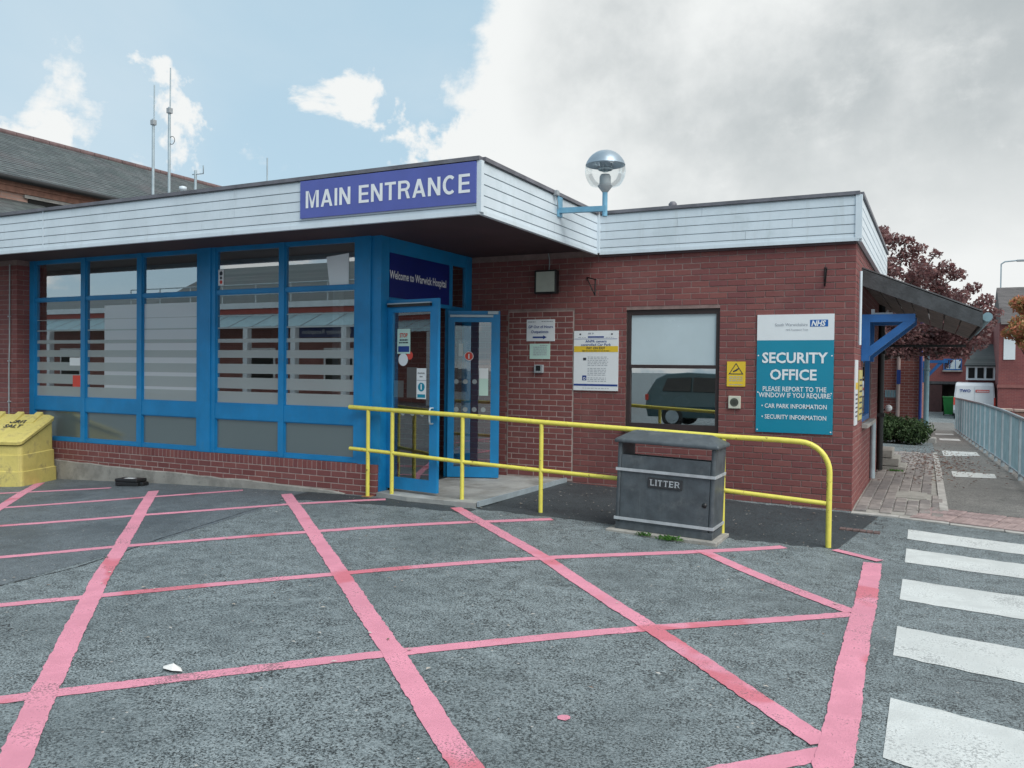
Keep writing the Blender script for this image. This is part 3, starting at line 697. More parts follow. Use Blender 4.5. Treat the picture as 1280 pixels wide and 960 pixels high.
# choose the 300 bricks that show largest: front wall nearest the right corner
front_idx = [i for i, b in enumerate(bricks[:nC]) if b[0] > -2.2]
front_idx.sort(key=lambda i: -(bricks[i][3] > .15)*10-bricks[i][0])
solo = set(front_idx[:300])
core = MB(); core.box(-6.6, WIN[0], .004, .26, -.4, 3.18); core.box(WIN[1], -.004, .004, .26, -.4, 3.18); core.box(WIN[0], WIN[1], .004, .26, -.4, WIN[2]); core.box(WIN[0], WIN[1], .004, .26, WIN[3], 3.18)
WALL = part('wall', core, M_mortar, BLD)
mb = MB(); mb.box(INF[0]-.012, INF[1]+.012, -.0035, .0, .10, INF[3]+.0); part('infill_mortar', mb, M_mortar_l, WALL, 'patch of paler brickwork filling a former doorway')
core = MB(); core.box(-.26, -.004, .262, 5.4, -.4, .95); core.box(-.26, -.004, .262, SWIN[0], .951, 3.18); core.box(-.26, -.004, SWIN[1], 5.4, .951, 3.18); core.box(-.26, -.004, SWIN[0]+.001, SWIN[1]-.001, SWIN[3], 3.18)
SIDEW = part('side_wall', core, M_mortar, BLD)
core = MB(); core.box(-13.6, -11.654, -2.396, -1.9, -.5, 3.18); part('brick_pier', core, M_mortar, BLD)
core = MB(); core.box(-11.66, -5.09, PY+.004, yA+.2, -.5, .428); PLINTH = part('plinth', core, M_mortar_l, BLD)
def brick_verts(b):
    u, pl, z, w, face = b; h = CO-.0105; d = .006; j = random.gauss(0, .0009); r = .003
    w2, h2 = w/2, h/2
    loc = [(-w2, .02, -h2), (w2, .02, -h2), (w2, .02, h2), (-w2, .02, h2), (-w2+r, -d*0+j, -h2+r), (w2-r, j, -h2+r), (w2-r, j, h2-r), (-w2+r, j, h2-r), (-w2, r+j, -h2), (w2, r+j, -h2), (w2, r+j, h2), (-w2, r+j, h2)]
    fs = [(4,5,6,7),(8,9,5,4),(9,10,6,5),(10,11,7,6),(11,8,4,7),(0,1,9,8),(1,2,10,9),(2,3,11,10),(3,0,8,11)]
    return loc, fs
rest = MB(); shared = {}
for i, b in enumerate(bricks):
    loc, fs = brick_verts(b)
    if i in solo:
        key = round(b[3], 3)
        if key not in shared:
            me = bpy.data.meshes.new('brick'); me.from_pydata(brick_verts(b)[0], [], fs); me.materials.append(M_brick); shared[key] = me
        o = bpy.data.objects.new('brick', shared[key]); COL.objects.link(o); o.parent = WALL
        o.location = Vector((b[0], random.gauss(-.0005, .001), b[2]))-Vector(B0)
    else:
        if b[4] == 'S': rest.add([(b[0]+p[0], b[1]+p[1], b[2]+p[2]) for p in loc], fs)
        else: rest.add([(b[1]-p[1], b[0]+p[0], b[2]+p[2]) for p in loc], fs)
part('brickwork', rest, M_brick, BLD, 'the remaining red bricks of the walls', 'stuff')
for x in bricks_row:      # bricks on edge under the glazing, the capping course
    loc, fs = brick_verts((0, 0, 0, .066, 'S'))
    mbx = MB(); mbx.add([(x+p[0], PY+p[1]-.001, .378+p[2]*1.58) for p in loc], fs); part('edge_brick', mbx, M_brick, PLINTH)
mb = MB(); mb.bevbox(-5.16, -5.083, PY-.003, -2.105, .327, .430, .003); part('corner_brick', mb, M_brick, PLINTH)
mb = MB(); n = 30; top = lambda x: np.interp(x, [-11.6, -9.5, -8.2, -7.0, -6.0, -5.45], [.165, .13, .12, .112, .088, .06])
vs = []
for i in range(n+1):
    x = -11.64+(6.1)*i/n; t_ = float(top(x))+random.gauss(0, .004)
    vs += [(x, PY-.03, -.5), (x, PY-.03+random.gauss(0, .002), t_-.012), (x, PY-.018, t_), (x, PY+.003, t_)]
mb.add(vs, [(i*4+j, (i+1)*4+j, (i+1)*4+j+1, i*4+j+1) for i in range(n) for j in range(3)]); mb.add(vs[-4:], [(0, 1, 2, 3)])
part('concrete_footing', mb, M_conc, BLD)
# conduit on the pier
mb = MB(); mb.tube([(-11.80, -2.415, 3.1), (-11.80, -2.415, 1.9), (-11.815, -2.415, 1.5), (-11.815, -2.415, -.1)], .011, 6)
for z in (2.3, 1.62, 1.0): mb.box(-11.83, -11.785, -2.43, -2.40, z, z+.02)
part('conduit', mb, M_lampm, BLD)

# roof, soffit, fascia
mb = MB(); mb.box(-14.5, xF-.02, yF+.02, 5.4, 3.2, 3.63); mb.box(xF-.02, .02, -.03, 5.4, 3.2, 3.63); part('flat_roof', mb, M_felt, BLD)
mb = MB(); mb.box(-14.5, xF-.02, yF+.02, -.0, 3.165, 3.199); part('soffit', mb, M_soffit, BLD)
FB = [3.142, 3.19, 3.295, 3.402, 3.508, 3.617]
def fascia(face, a, b, plane, cuts):
    bk = MB()
    ax = lambda u, v, z: (u, plane+v, z) if face == 'S' else (plane-v, u, z)
    def bx(m, u0, u1, v0, v1, z0, z1): 
        p, q = ax(u0, v0, z0), ax(u1, v1, z1); m.box(p[0], q[0], p[1], q[1], z0, z1)
    bx(bk, a, b, .0, .03, 3.11, 3.62); F = part('fascia', bk, M_upvc_back, BLD)
    ends = [a]+list(cuts)+[b]
    for z0, z1 in zip(FB, FB[1:]):
        joints = [u for u in np.arange(a+random.uniform(1, 4), b-.6, 5.0) if all(abs(u-c) > .3 for c in cuts)]
        ez = sorted(list(ends)+[float(u) for u in joints])
        for u0, u1 in zip(ez, ez[1:]):
            m = MB(); c = [ax(u0+.0015, -.012, z0), ax(u1-.0015, -.012, z0), ax(u1-.0015, -.010, z1-.013), ax(u0+.0015, -.010, z1-.013), ax(u0+.0015, -.001, z1-.006), ax(u1-.0015, -.001, z1-.006), ax(u0+.0015, .001, z0), ax(u1-.0015, .001, z0)]
            fs = [(0, 1, 2, 3), (3, 2, 5, 4), (6, 7, 1, 0), (0, 3, 4, 6), (1, 7, 5, 2)]
            if face == 'E': fs = [f[::-1] for f in fs]
            m.add(c, fs); part('cladding_board', m, M_upvc, F)
    m = MB(); bx(m, a-.001, b+.001, -.02, .028, 3.098, 3.141); part('bottom_trim', m, M_upvc, F)
    m = MB(); bx(m, a-.002, b+.002, -.034, .05, 3.622, 3.662); part('flashing', m, M_flash, F)
    for u in cuts: m = MB(); bx(m, u-.012, u+.012, -.016, -.013, 3.143, 3.62); part('joint_trim', m, M_upvc, F)
    return F
fascia('S', -14.5, xF, yF, [-9.81])
fascia('E', yF+.04, -.09, xF, [])
fascia('S', xF+.04, .03, -.055, [])
fascia('E', .0, 5.4, .035, [])
tr = MB(); tr.box(xF-.03, xF+.021, yF-.021, yF+.036, 3.12, 3.621); part('corner_trim', tr, M_upvc, BLD)
tr = MB(); tr.box(xF+.006, xF+.045, -.095, -.05, 3.12, 3.62); part('corner_trim', tr, M_upvc, BLD)
tr = MB(); tr.box(-.012, .058, -.078, -.012, 3.12, 3.621); part('corner_trim', tr, M_upvc, BLD)
mb = MB(); mb.box(xF+.05, .0, -.052, -.004, 3.07, 3.10); part('drip_trim', mb, M_soffit, BLD)

# glazed front
ZS = dict(bot=(.434, .486), mid=(.892, 1.092), tran=(2.545, 2.587), head=(3.12, 3.19))
cols_x = [(-11.65, -11.53), (-10.454, -10.36), (-9.252, -9.155), (-8.075, -8.002), (-7.808, -7.737), (-6.634, -6.545), (-5.44, -5.372)]
for i, (a, b) in enumerate(cols_x):
    mb = MB(); mb.box(a, b, yA-.03, yA+.06, .434, 3.19); part('mullion', mb, M_blue, BLD)
mb = MB(); mb.box(-8.0015, -7.8085, yA-.045, yA+.09, .434, 3.19); part('post', mb, M_blue, BLD)
mb = MB(); mb.box(-5.371, -5.20, yA-.035, yA+.16, .11, 3.19); part('post', mb, M_blue, BLD)
mb = MB(); mb.box(-5.199, xR, yA-.005, yA+.16, .11, 3.19); part('post', mb, M_blue, BLD)
BAYS = [(-11.53, -10.454), (-10.36, -9.252), (-9.155, -8.075), (-7.737, -6.634), (-6.545, -5.44)]
bands = [(1.10, 1.255), (1.295, 1.44), (1.495, 1.62), (1.70, 1.80), (1.90, 1.95), (2.085, 2.103), (2.25, 2.258)]
for i, (a, b) in enumerate(BAYS):
    for nm, key, proud in (('bottom_rail', 'bot', .02), ('middle_rail', 'mid', .022), ('transom', 'tran', .018), ('head_rail', 'head', .02)):
        z0, z1 = ZS[key]; mb = MB(); mb.box(a+.0006, b-.0006, yA-proud, yA+.05, z0, z1); part(nm, mb, M_blue, BLD)
    for z0, z1 in ((.4862, .8918), (1.0922, 2.5448), (2.5872, 3.1198)):
        mb = MB(); mb.add([(a, yA+.012, z0), (b, yA+.012, z0), (b, yA+.012, z1), (a, yA+.012, z1)], [(0, 1, 2, 3)])
        pn = part('pane', mb, M_glass, BLD)
        if z0 < 1:
            mb = MB(); mb.add([(a, yA+.009, z0), (b, yA+.009, z0), (b, yA+.009, z1), (a, yA+.009, z1)], [(0, 1, 2, 3)]); part('frosted_film', mb, M_film2, pn)
        elif z0 < 2:
            for q0, q1 in bands:
                mb = MB(); mb.add([(a, yA+.009, q0), (b, yA+.009, q0), (b, yA+.009, q1), (a, yA+.009, q1)], [(0, 1, 2, 3)]); part('frosted_film', mb, M_film, pn)
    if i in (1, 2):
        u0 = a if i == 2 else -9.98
        mb = MB(); mb.add([(u0, yA+.0105, 1.19), (b, yA+.0105, 1.19), (b, yA+.0105, 2.45), (u0, yA+.0105, 2.45)], [(0, 1, 2, 3)]); part('white_panel', mb, M_panel, BLD, 'plain white panel added to brighten the pane, behind the frosted bands')  # added panel: the brightness of these two bays is put into its white colour
    # glazing beads
    mb = MB()
    for z0, z1 in ((.4862, .8918), (1.0922, 2.5448), (2.5872, 3.1198)):
        mb.box(a+.001, a+.014, yA-.008, yA+.011, z0, z1); mb.box(b-.014, b-.001, yA-.008, yA+.011, z0, z1); mb.box(a+.014, b-.014, yA-.008, yA+.011, z0+.0003, z0+.013); mb.box(a+.014, b-.014, yA-.008, yA+.011, z1-.013, z1-.0003)
    part('glazing_bead', mb, M_blue, BLD)
# stickers on the glass
stick = thing('window_notice', 'small white notice with dark pictograms in upper pane beside the wide blue post', 'notice', (-7.69, yA+.016, 2.62))
part('card', rect((-7.69, yA+.008, 2.66), EX, EZ, -.03, .07, 0, .21, 0), M_signw, stick)
for k, (c, r_) in enumerate(((.16, .028), (.1, .02), (.045, .025))): part('pictogram', disc((-7.67, yA+.007, 2.66), EX, EZ, 0, c, r_, .001), [M_ink, M_ink, M_inkr][k], stick)
pst = MB(); pst.add([(-5.90, yA+.008, 2.95), (-5.555, yA+.008, 2.98), (-5.555, yA+.008, 2.60), (-5.85, yA+.008, 2.60)], [(3, 2, 1, 0)])
tag(pst.build('window_poster', M_blind), 'pale crumpled paper poster inside upper pane nearest the doors', 'poster')
# interior behind the glazing
mb = MB(); mb.box(-11.6, xR-.05, 3.0, 3.1, .0, 3.16); mb.box(-11.66, -11.6, -2.0, 3.1, .0, 3.16); part('interior_wall', mb, M_cream, BLD)
mb = MB(); mb.box(-11.6, xR-.08, yA+.21, 3.0, .0, .11); part('interior_floor', mb, M_floor, BLD)
mb = MB(); mb.box(-11.6, xR-.08, yA+.21, 3.0, 3.12, 3.16); part('interior_ceiling', mb, M_ceil, BLD)
mb = MB(); mb.box(-7.55, -7.43, .0, .12, .11, 3.12); mb.box(-6.75, -6.62, .0, .12, .11, 3.12); part('interior_column', mb, M_ceil, BLD)
tag(rect((-10.75, yA+.007, 1.57), EX, EZ, 0, .24, 0, .12, 0).build('door_notice', M_signw), 'small white notice in the leftmost window pane, upper one', 'notice')
tag(rect((-10.68, yA+.007, 1.255), EX, EZ, 0, .22, 0, .17, 0).build('red_notice', M_inkr), 'red notice low in the leftmost window pane', 'notice')
# return wall with the doors (plane X = xR)
ym = {'hj': (-2.005, -1.965), 'fj': (-.62, -.52)}
mb = MB(); mb.box(xR-.06, xR, -.62, -.53, .11, 3.165); part('jamb', mb, M_blue, BLD)
mb = MB(); mb.box(xR-.06, xR, -.16, -.006, .11, 3.165); part('jamb', mb, M_blue, BLD)
for q0, q1 in ((.11, .5), (2.36, 2.44), (3.0, 3.165)): part('side_light_rail', MB().box(xR-.055, xR-.005, -.529, -.161, q0, q1), M_blue, BLD)
mb = MB(); mb.add([(xR-.03, -.53, .5), (xR-.03, -.16, .5), (xR-.03, -.16, 3.0), (xR-.03, -.53, 3.0)], [(0, 1, 2, 3)]); part('side_light', mb, M_glass_d, BLD)
mb = MB(); mb.box(xR-.06, xR-.001, -2.0, -.621, 2.40, 2.445); mb.box(xR-.06, xR-.001, -2.0, -.621, 2.985, 3.165); part('door_head', mb, M_blue, BLD)
sg = thing('welcome_sign', 'dark blue panel above the doors reading Welcome to Warwick Hospital', 'sign', (xR+.004, -1.3, 2.446))
mb = MB(); mb.box(xR-.05, xR+.004, -2.0, -.622, 2.446, 2.984); part('panel', mb, M_blue_d, sg)
text('lettering', 'Welcome to Warwick Hospital', (xR+.004, -1.36, 2.675), EY, EZ, 1.30, .095, M_letter, sg, bold=.018)

# doors
def door(hinge, ang, width, z0, z1, name, label, first):
    """leaf in local coords: x along the leaf from its hinge, y thickness, facing -y"""
    d = MB(); st = .085
    d.box(0, st, -.022, .022, z0, z1); d.box(width-.115, width, -.022, .022, z0, z1); d.box(st, width-.115, -.0215, .0215, z0, z0+.14); d.box(st, width-.115, -.0215, .0215, z1-.15, z1)
    def tf(m):
        m.v = [(*(np.array(hinge)+np.array(rot2(p[:2], ang))), p[2]) for p in m.v]; return m
    D = part('door', tf(d), M_blue, BLD, label)
    gw0, gw1 = st, width-.115
    g_ = MB(); g_.add([(gw0, 0, z0+.14), (gw1, 0, z0+.14), (gw1, 0, z1-.15), (gw0, 0, z1-.15)], [(0, 1, 2, 3)]); part('pane', tf(g_), M_glass_d, D)
    c_ = MB(); c_.box(.03, width-.09, -.06, -.023, z1-.085, z1-.055); part('door_closer', tf(c_), M_galv if not first else M_black, D)
    if first:
        h_ = MB(); h_.tube([(width-.06, -.022, 1.13), (width-.06, -.075, 1.13), (width-.06, -.085, 1.10), (width-.06, -.085, .98), (width-.06, -.075, .95), (width-.06, -.022, .95)], .011, 8); part('handle', tf(h_), M_galv, D)
        c_ = MB(); c_.box(.03, width-.09, -.062, -.024, z1-.053, z1-.04); part('closer_arm', tf(c_), M_galv, D)
    O = (0, -.004, 0)
    S = lambda nm, m, mat: part(nm, tf(m), mat, D)
    if first:
        S('notice', rect(O, EX, EZ, .15, .355, 1.76, 2.055), M_mint)
        S('notice_band', rect(O, EX, EZ, .165, .34, 1.78, 1.85, .004), M_inkb)
        S('round_sticker', disc(O, EX, EZ, .245, 1.69, .075), M_signw)
        S('notice', rect(O, EX, EZ, .46, .61, 1.23, 1.59), M_signw)
        S('notice_rule', rect(O, EX, EZ, .46, .61, 1.445, 1.452, .004), M_inkg)
        S('notice_sign', disc(O, EX, EZ, .535, 1.37, .052, .004), M_teal)
        S('notice_mark', rect(O, EX, EZ, .527, .543, 1.34, 1.405, .006), M_letter)
        S('notice_band', rect(O, EX, EZ, .475, .595, 1.245, 1.285, .004), M_teal)
        S('red_sticker', disc(O, EX, EZ, .345, 1.74, .05, -.002), M_inkr)
        for k in range(4): S('dot_sticker', disc(O, EX, EZ, .095+.152*k, 1.06, .035), M_dot)
        for a0, a1, b0, b1 in ((.09, .245, 1.24, 1.44), (.295, .46, 1.24, 1.6)): S('frosted_film', rect((0, .006, 0), EX, EZ, a0, a1, b0, b1, 0), M_dot)
    else:
        S('round_sticker', disc(O, EX, EZ, .283, 1.762, .062), M_signw)
        S('round_sticker', disc(O, EX, EZ, .283, 1.762, .054, .004), M_inkr)
        S('sticker_mark', rect(O, EX, EZ, .275, .29, 1.725, 1.79, .006), M_letter)
        S('notice', rect(O, EX, EZ, .425, .548, 1.23, 1.6), M_mint)
        S('notice_head', rect(O, EX, EZ, .425, .548, 1.46, 1.6, .004), M_signw)
        S('notice', rect(O, EX, EZ, .14, .2, 1.76, 1.93), M_dot)
        for k in range(3): S('dot_sticker', disc(O, EX, EZ, .112+.125*k, 1.416, .033), M_dot)
        for k in range(4): S('dot_sticker', disc(O, EX, EZ, .115+.123*k, 1.04, .033), M_dot)
        b_ = MB(); b_.box(width-.16, width-.02, -.05, -.023, z1-.045, z1-.005); S('door_sensor', b_, M_galv)
    return D, tf
D1, tf1 = door((-5.06, -2.02), R(-8), .79, .145, 2.40, 'door', 'blue framed glass entrance door leaf swung open, nearer one', True)
h1 = np.array((-5.06, -2.02)); dv = np.array(rot2((1, 0), R(-8))); nv1 = np.array(rot2((0, -1), R(-8)))
P1 = lambda s, z, l=.008: (*(h1+dv*s+nv1*l), z)
text('lettering', 'STOP', P1(.253, 1.955), (*dv, 0), EZ, .125, .048, M_inkr, D1, bold=.02)
ln = lines_mb(P1(0, 0, .009), (*dv, 0), EZ, [(.19, .32, 1.915, .016), (.18, .33, 1.885, .014)]); part('small_print', ln, M_ink, D1)
text('lettering', 'Automatic', P1(.535, 1.525), (*dv, 0), EZ, .11, .02, M_ink, D1)
text('lettering', 'door', P1(.535, 1.485), (*dv, 0), EZ, .05, .02, M_ink, D1)
D2, tf2 = door((-5.06, -.63), R(21.5), .70, .125, 2.37, 'door', 'blue framed glass entrance door leaf swung open against the brick, farther one', False)
# low black mat at the threshold
mb = MB(); mb.box(-5.8, xR+.02, -1.9, -.65, .112, .122); tag(mb.build('door_mat', M_black), 'black entrance mat on the threshold between the doors', 'mat')

# office window
WF = part('office_window', MB().box(WIN[0]+.005, WIN[0]+.055, .03, .10, WIN[2], WIN[3]-.005).box(WIN[1]-.05, WIN[1]-.005, .03, .10, WIN[2], WIN[3]-.005).box(WIN[0]+.055, WIN[1]-.05, .03, .10, WIN[3]-.065, WIN[3]-.005).box(WIN[0]+.055, WIN[1]-.05, .028, .10, WIN[2], WIN[2]+.10).box(WIN[0]+.055, WIN[1]-.05, .02, .09, 1.625, 1.668), M_frame_br, BLD, 'dark brown framed two-pane office window')
for z0, z1 in ((.917, 1.624), (1.669, WIN[3]-.066)):
    mb = MB(); mb.add([(WIN[0]+.055, .06, z0), (WIN[1]-.05, .06, z0), (WIN[1]-.05, .06, z1), (WIN[0]+.055, .06, z1)], [(0, 1, 2, 3)]); part('pane', mb, M_glass_s, WF)
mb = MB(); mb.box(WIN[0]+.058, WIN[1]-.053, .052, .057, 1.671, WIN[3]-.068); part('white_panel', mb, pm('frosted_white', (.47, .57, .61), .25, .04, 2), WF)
mb = MB(); mb.box(WIN[0]-.2, WIN[1]+.2, 1.6, 1.65, .3, 2.6); mb.box(WIN[0]-.2, WIN[0]-.15, .26, 1.6, .3, 2.6); mb.box(WIN[1]+.15, WIN[1]+.2, .26, 1.6, .3, 2.6); mb.box(WIN[0]-.2, WIN[1]+.2, .26, 1.6, .3, .35); mb.box(WIN[0]-.2, WIN[1]+.2, .26, 1.6, 2.55, 2.6); part('office_room', mb, M_cream, BLD)
mb = MB(); mb.box(WIN[0]+.6, WIN[1]-.15, .12, .5, .93, .96); part('counter', mb, M_dark, BLD)
mb = MB(); mb.bar((WIN[0]-.02, -.006, WIN[2]-.002), (WIN[1]+.02, -.006, WIN[2]-.002), .08, .03); part('sill', mb, M_frame_br, WF)
# side wall window, pipes, boards
mb = MB(); y0, y1, z0, z1 = SWIN
mb.box(-.08, -.02, y0, y0+.07, z0, z1); mb.box(-.08, -.02, y1-.07, y1, z0, z1); mb.box(-.08, -.02, y0+.07, y1-.07, z0, z0+.07); mb.box(-.08, -.02, y0+.07, y1-.07, z1-.07, z1); SWN = part('side_window', mb, M_blue_br, BLD, 'dark blue framed window in the side wall')
mb = MB(); mb.add([(-.05, y0+.07, z0+.07), (-.05, y1-.07, z0+.07), (-.05, y1-.07, z1-.07), (-.05, y0+.07, z1-.07)], [(0, 1, 2, 3)]); part('pane', mb, M_glass, SWN)
mb = MB(); mb.box(.0, .07, y0-.05, y1+.05, z0-.06, z0-.01); part('sill', mb, M_kerb, SWN)
mb = MB(); mb.tube([(.045, 4.25, 3.05), (.045, 4.25, .05)], .05, 10); mb.box(-.01, .11, 4.2, 4.3, 1.9, 1.96); mb.box(-.01, .11, 4.2, 4.3, .9, .96); part('downpipe', mb, M_black, BLD)
mb = MB(); mb.tube([(.035, 2.75, .9), (.035, 2.75, .08)], .04, 8); part('waste_pipe', mb, M_galv, BLD)
mb = MB(); mb.tube([(.035, .2, 2.78), (.035, .2, 1.92)], .018, 8); part('cable_pipe', mb, M_upvc, BLD)
mb = MB(); mb.box(.0, .9, 5.0, 5.4, -.4, 3.1); mb2 = MB()
# side canopy
CAN = part('side_canopy', MB().add([(.0, .80, 2.885), (1.305, .80, 2.325), (1.305, 5.05, 2.325), (.0, 5.05, 2.885), (.0, .80, 2.90), (1.31, .80, 2.34), (1.31, 5.05, 2.34), (.0, 5.05, 2.90)],
    [(0, 1, 2, 3), (7, 6, 5, 4), (0, 4, 5, 1), (1, 5, 6, 2), (2, 6, 7, 3), (3, 7, 4, 0)]), M_felt, BLD, 'dark lean-to canopy over the side path')
mb = MB(); mb.prism([(.0, 2.874), (.0, 2.67), (1.285, 2.145), (1.285, 2.318)], 'Y', .78, .822); part('barge_board', mb, M_timber, CAN)
sl = (2.325-2.885)/1.305
for k in range(7):
    u0, u1 = .01+k*.182, .01+k*.182+.168; f0, f1 = 2.69-.4086*u0, 2.69-.4086*u1
    mb = MB(); mb.add([(u0, .823, f0), (u1, .823, f1), (u1, 5.04, f1), (u0, 5.04, f0), (u0, .823, f0+.02), (u1, .823, f1+.02), (u1, 5.04, f1+.02), (u0, 5.04, f0+.02)], [(0, 1, 2, 3), (0, 4, 5, 1), (2, 6, 7, 3), (1, 5, 6, 2), (3, 7, 4, 0), (7, 6, 5, 4)]); part('soffit_board', mb, M_timber2, CAN)
part('eaves_board', MB().box(1.286, 1.31, .80, 5.05, 2.14, 2.32), M_timber, CAN)
mb = MB(); mb.tube([(1.365, .95, 2.27), (1.365, 5.1, 2.27)], .055, 10); part('gutter', mb, M_galvd, CAN)
def bracket(y, mat):
    mb = MB(); mb.box(.002, .095, y, y+.09, 1.745, 2.32); mb.box(.0955, .60, y, y+.09, 2.225, 2.32); part('bracket', mb, mat, CAN)
    mb = MB(); mb.prism([(.0955, 1.80), (.0955, 1.925), (.47, 2.2245), (.60, 2.2245)], 'Y', y+.002, y+.088); part('brace', mb, mat, CAN)
for y in (.90, 1.7): bracket(y, M_blue_br)
mb = MB(); mb.box(.12, .34, 1.05, 1.2, 2.321, 2.35); mb.box(.1, .14, 1.0, 1.06, 2.321, 2.39); part('flood_fitting', mb, M_upvc, CAN)
mb = MB(); mb.box(.02, 1.25, 4.9, 4.96, 2.03, 2.07); part('tie_rod', mb, M_black, CAN)
sg = thing('side_notice', 'tall narrow white notice board on the side wall round the corner', 'sign', (.012, .14, .95)); 
part('board', MB().box(.0, .014, .03, .34, .985, 1.745), M_signw, sg); part('stripe', rect((.0142, .03, 1.4), EY, EZ, 0, .31, 0, .08, .001), M_signy, sg); part('print', lines_mb((.0142, .05, 1.0), EY, EZ, [(0, .26, .08+.05*k, .018) for k in range(6)], .001), M_ink, sg, None, 'stuff')
sg = thing('yellow_side_notice', 'yellow notice board on the side wall beside the blue window', 'sign', (.012, .75, 1.0)); part('board', MB().box(.0, .014, .55, 1.0, 1.02, 1.63), pm('faded_yellow', (.5, .44, .14), .5, .08), sg); part('print', lines_mb((.0142, .58, 1.0), EY, EZ, [(0, .38, .08+.07*k, .02) for k in range(7)], .001), M_ink, sg, None, 'stuff')
mb = MB(); mb.lathe([(.0, .056), (.032, .046), (.052, .021), (.056, 0), (.049, -.028), (.028, -.049), (.0, -.056)], (.15, 4.55, 1.03), 14); gl_ = thing('globe_light', 'small white globe light on the side wall beside the black downpipe', 'light', (.0, 4.55, .95)); part('globe', mb, M_signw, gl_); part('arm', MB().tube([(.0, 4.55, 1.0), (.1, 4.55, 1.0)], .015, 6), M_black, gl_)
st = thing('side_steps', 'small concrete steps below the black downpipe on the side path', 'steps', (.1, 4.9, 0))
for k in range(3): part('step', MB().bevbox(.01, .42-.1*k, 4.5+.0*k, 5.3, zg(.2, 5)-.05+k*.13, zg(.2, 5)+.07+k*.13, .008), M_conc, st)

# ------------------------------------------------------------------ signs and fittings on the front
sg = thing('main_entrance_sign', 'long violet blue sign on the white fascia reading MAIN ENTRANCE', 'sign', (-4.28, yF-.03, 3.2))
part('panel', MB().box(-5.382, -3.184, yF-.034, yF-.0125, 3.207, 3.611), M_signb, sg)
grotesk('lettering', 'MAIN ENTRANCE', (-5.302, yF-.036, 3.313), EX, EZ, 2.055, .184, .17, M_letter, sg)

Y0 = -.012
sg = thing('security_office_sign', 'large teal and white sign reading SECURITY OFFICE on the brick wall', 'sign', (-.66, Y0, .87))
part('panel', MB().box(-1.094, -.223, -.016, -.002, .872, 1.972), M_teal, sg)
part('header', MB().box(-1.094, -.223, -.0165, -.002, 1.9725, 2.278), M_signw, sg)
F = -.017
text('lettering', 'SECURITY', (-.658, F, 1.705), EX, EZ, .745, .118, M_letter, sg, bold=.026)
text('lettering', 'OFFICE', (-.672, F, 1.505), EX, EZ, .53, .118, M_letter, sg, bold=.026)
text('lettering', 'PLEASE REPORT TO THE', (-.658, F, 1.365), EX, EZ, .72, .055, M_letter, sg, bold=.014)
text('lettering', 'WINDOW IF YOU REQUIRE:', (-.655, F, 1.292), EX, EZ, .82, .055, M_letter, sg, bold=.014)
text('lettering', '\u2022 CAR PARK INFORMATION', (-.66, F, 1.165), EX, EZ, .74, .05, M_letter, sg, bold=.016)
text('lettering', '\u2022 SECURITY INFORMATION', (-.66, F, 1.035), EX, EZ, .735, .05, M_letter, sg, bold=.016)
part('logo', rect((-.49, F, 2.13), EX, EZ, 0, .2, 0, .08, .001), M_nhs, sg)
text('logo_lettering', 'NHS', (-.39-.01, F, 2.139), EX, EZ, .15, .06, M_letter, sg, bold=.035, lift=.004, slant=.22)
text('lettering', 'South Warwickshire', (-.70, F, 2.14), EX, EZ, .37, .034, M_inkg, sg, bold=.004)
text('lettering', 'NHS Foundation Trust', (-.635, F, 2.085), EX, EZ, .25, .022, M_inkg, sg, bold=.002)
for x_, z_ in ((-1.075, .90), (-.243, .90), (-1.075, 1.35), (-.243, 1.35), (-1.075, 1.79), (-.243, 1.79)): part('screw', disc((x_, F, z_), EX, EZ, 0, 0, .009, .002, 8), M_letter, sg)

sg = thing('direction_sign', 'white sign with blue arrow reading GP Out of Hours Outpatients', 'sign', (-3.975, Y0, 1.97))
part('panel', MB().box(-4.184, -3.764, -.016, -.003, 1.977, 2.272), M_signw, sg)
text('lettering', 'GP Out of Hours', (-3.972, F, 2.155), EX, EZ, .365, .036, M_inkb, sg, bold=.01)
text('lettering', 'Outpatients', (-3.985, F, 2.088), EX, EZ, .26, .036, M_inkb, sg, bold=.01)
mb = rect((-3.985, F, 2.03), EX, EZ, -.105, .05, -.011, .011, .001); mb.add([(-3.935, F-.001, 2.003), (-3.88, F-.001, 2.03), (-3.935, F-.001, 2.057)], [(0, 1, 2)]); part('arrow', mb, M_inkb, sg)
part('small_print', lines_mb((-4.16, F, 2.228), EX, EZ, [(0, .11, .005, .014), (.2, .37, .01, .012)], .001), M_inkg, sg)

sg = thing('mint_notice', 'small pale mint notice under the white arrow sign', 'notice', (-3.98, Y0, 1.73))
part('panel', MB().box(-4.135, -3.832, -.014, -.003, 1.735, 1.942), M_mint, sg)
part('small_print', lines_mb((-4.1, -.0145, 1.74), EX, EZ, [(.02, .22, .15-.026*k, .011) for k in range(5)]+[(.12, .24, .175, .01)], .001), M_inkg, sg)
sg = thing('intercom', 'small grey entry reader with black face on the brick wall', 'intercom', (-3.98, Y0, 1.54))
part('case', MB().bevbox(-4.056, -3.92, -.045, -.003, 1.543, 1.657, .008), M_lampm, sg); part('reader_face', MB().bevbox(-4.022, -3.955, -.051, -.0455, 1.575, 1.645, .002), M_black, sg)

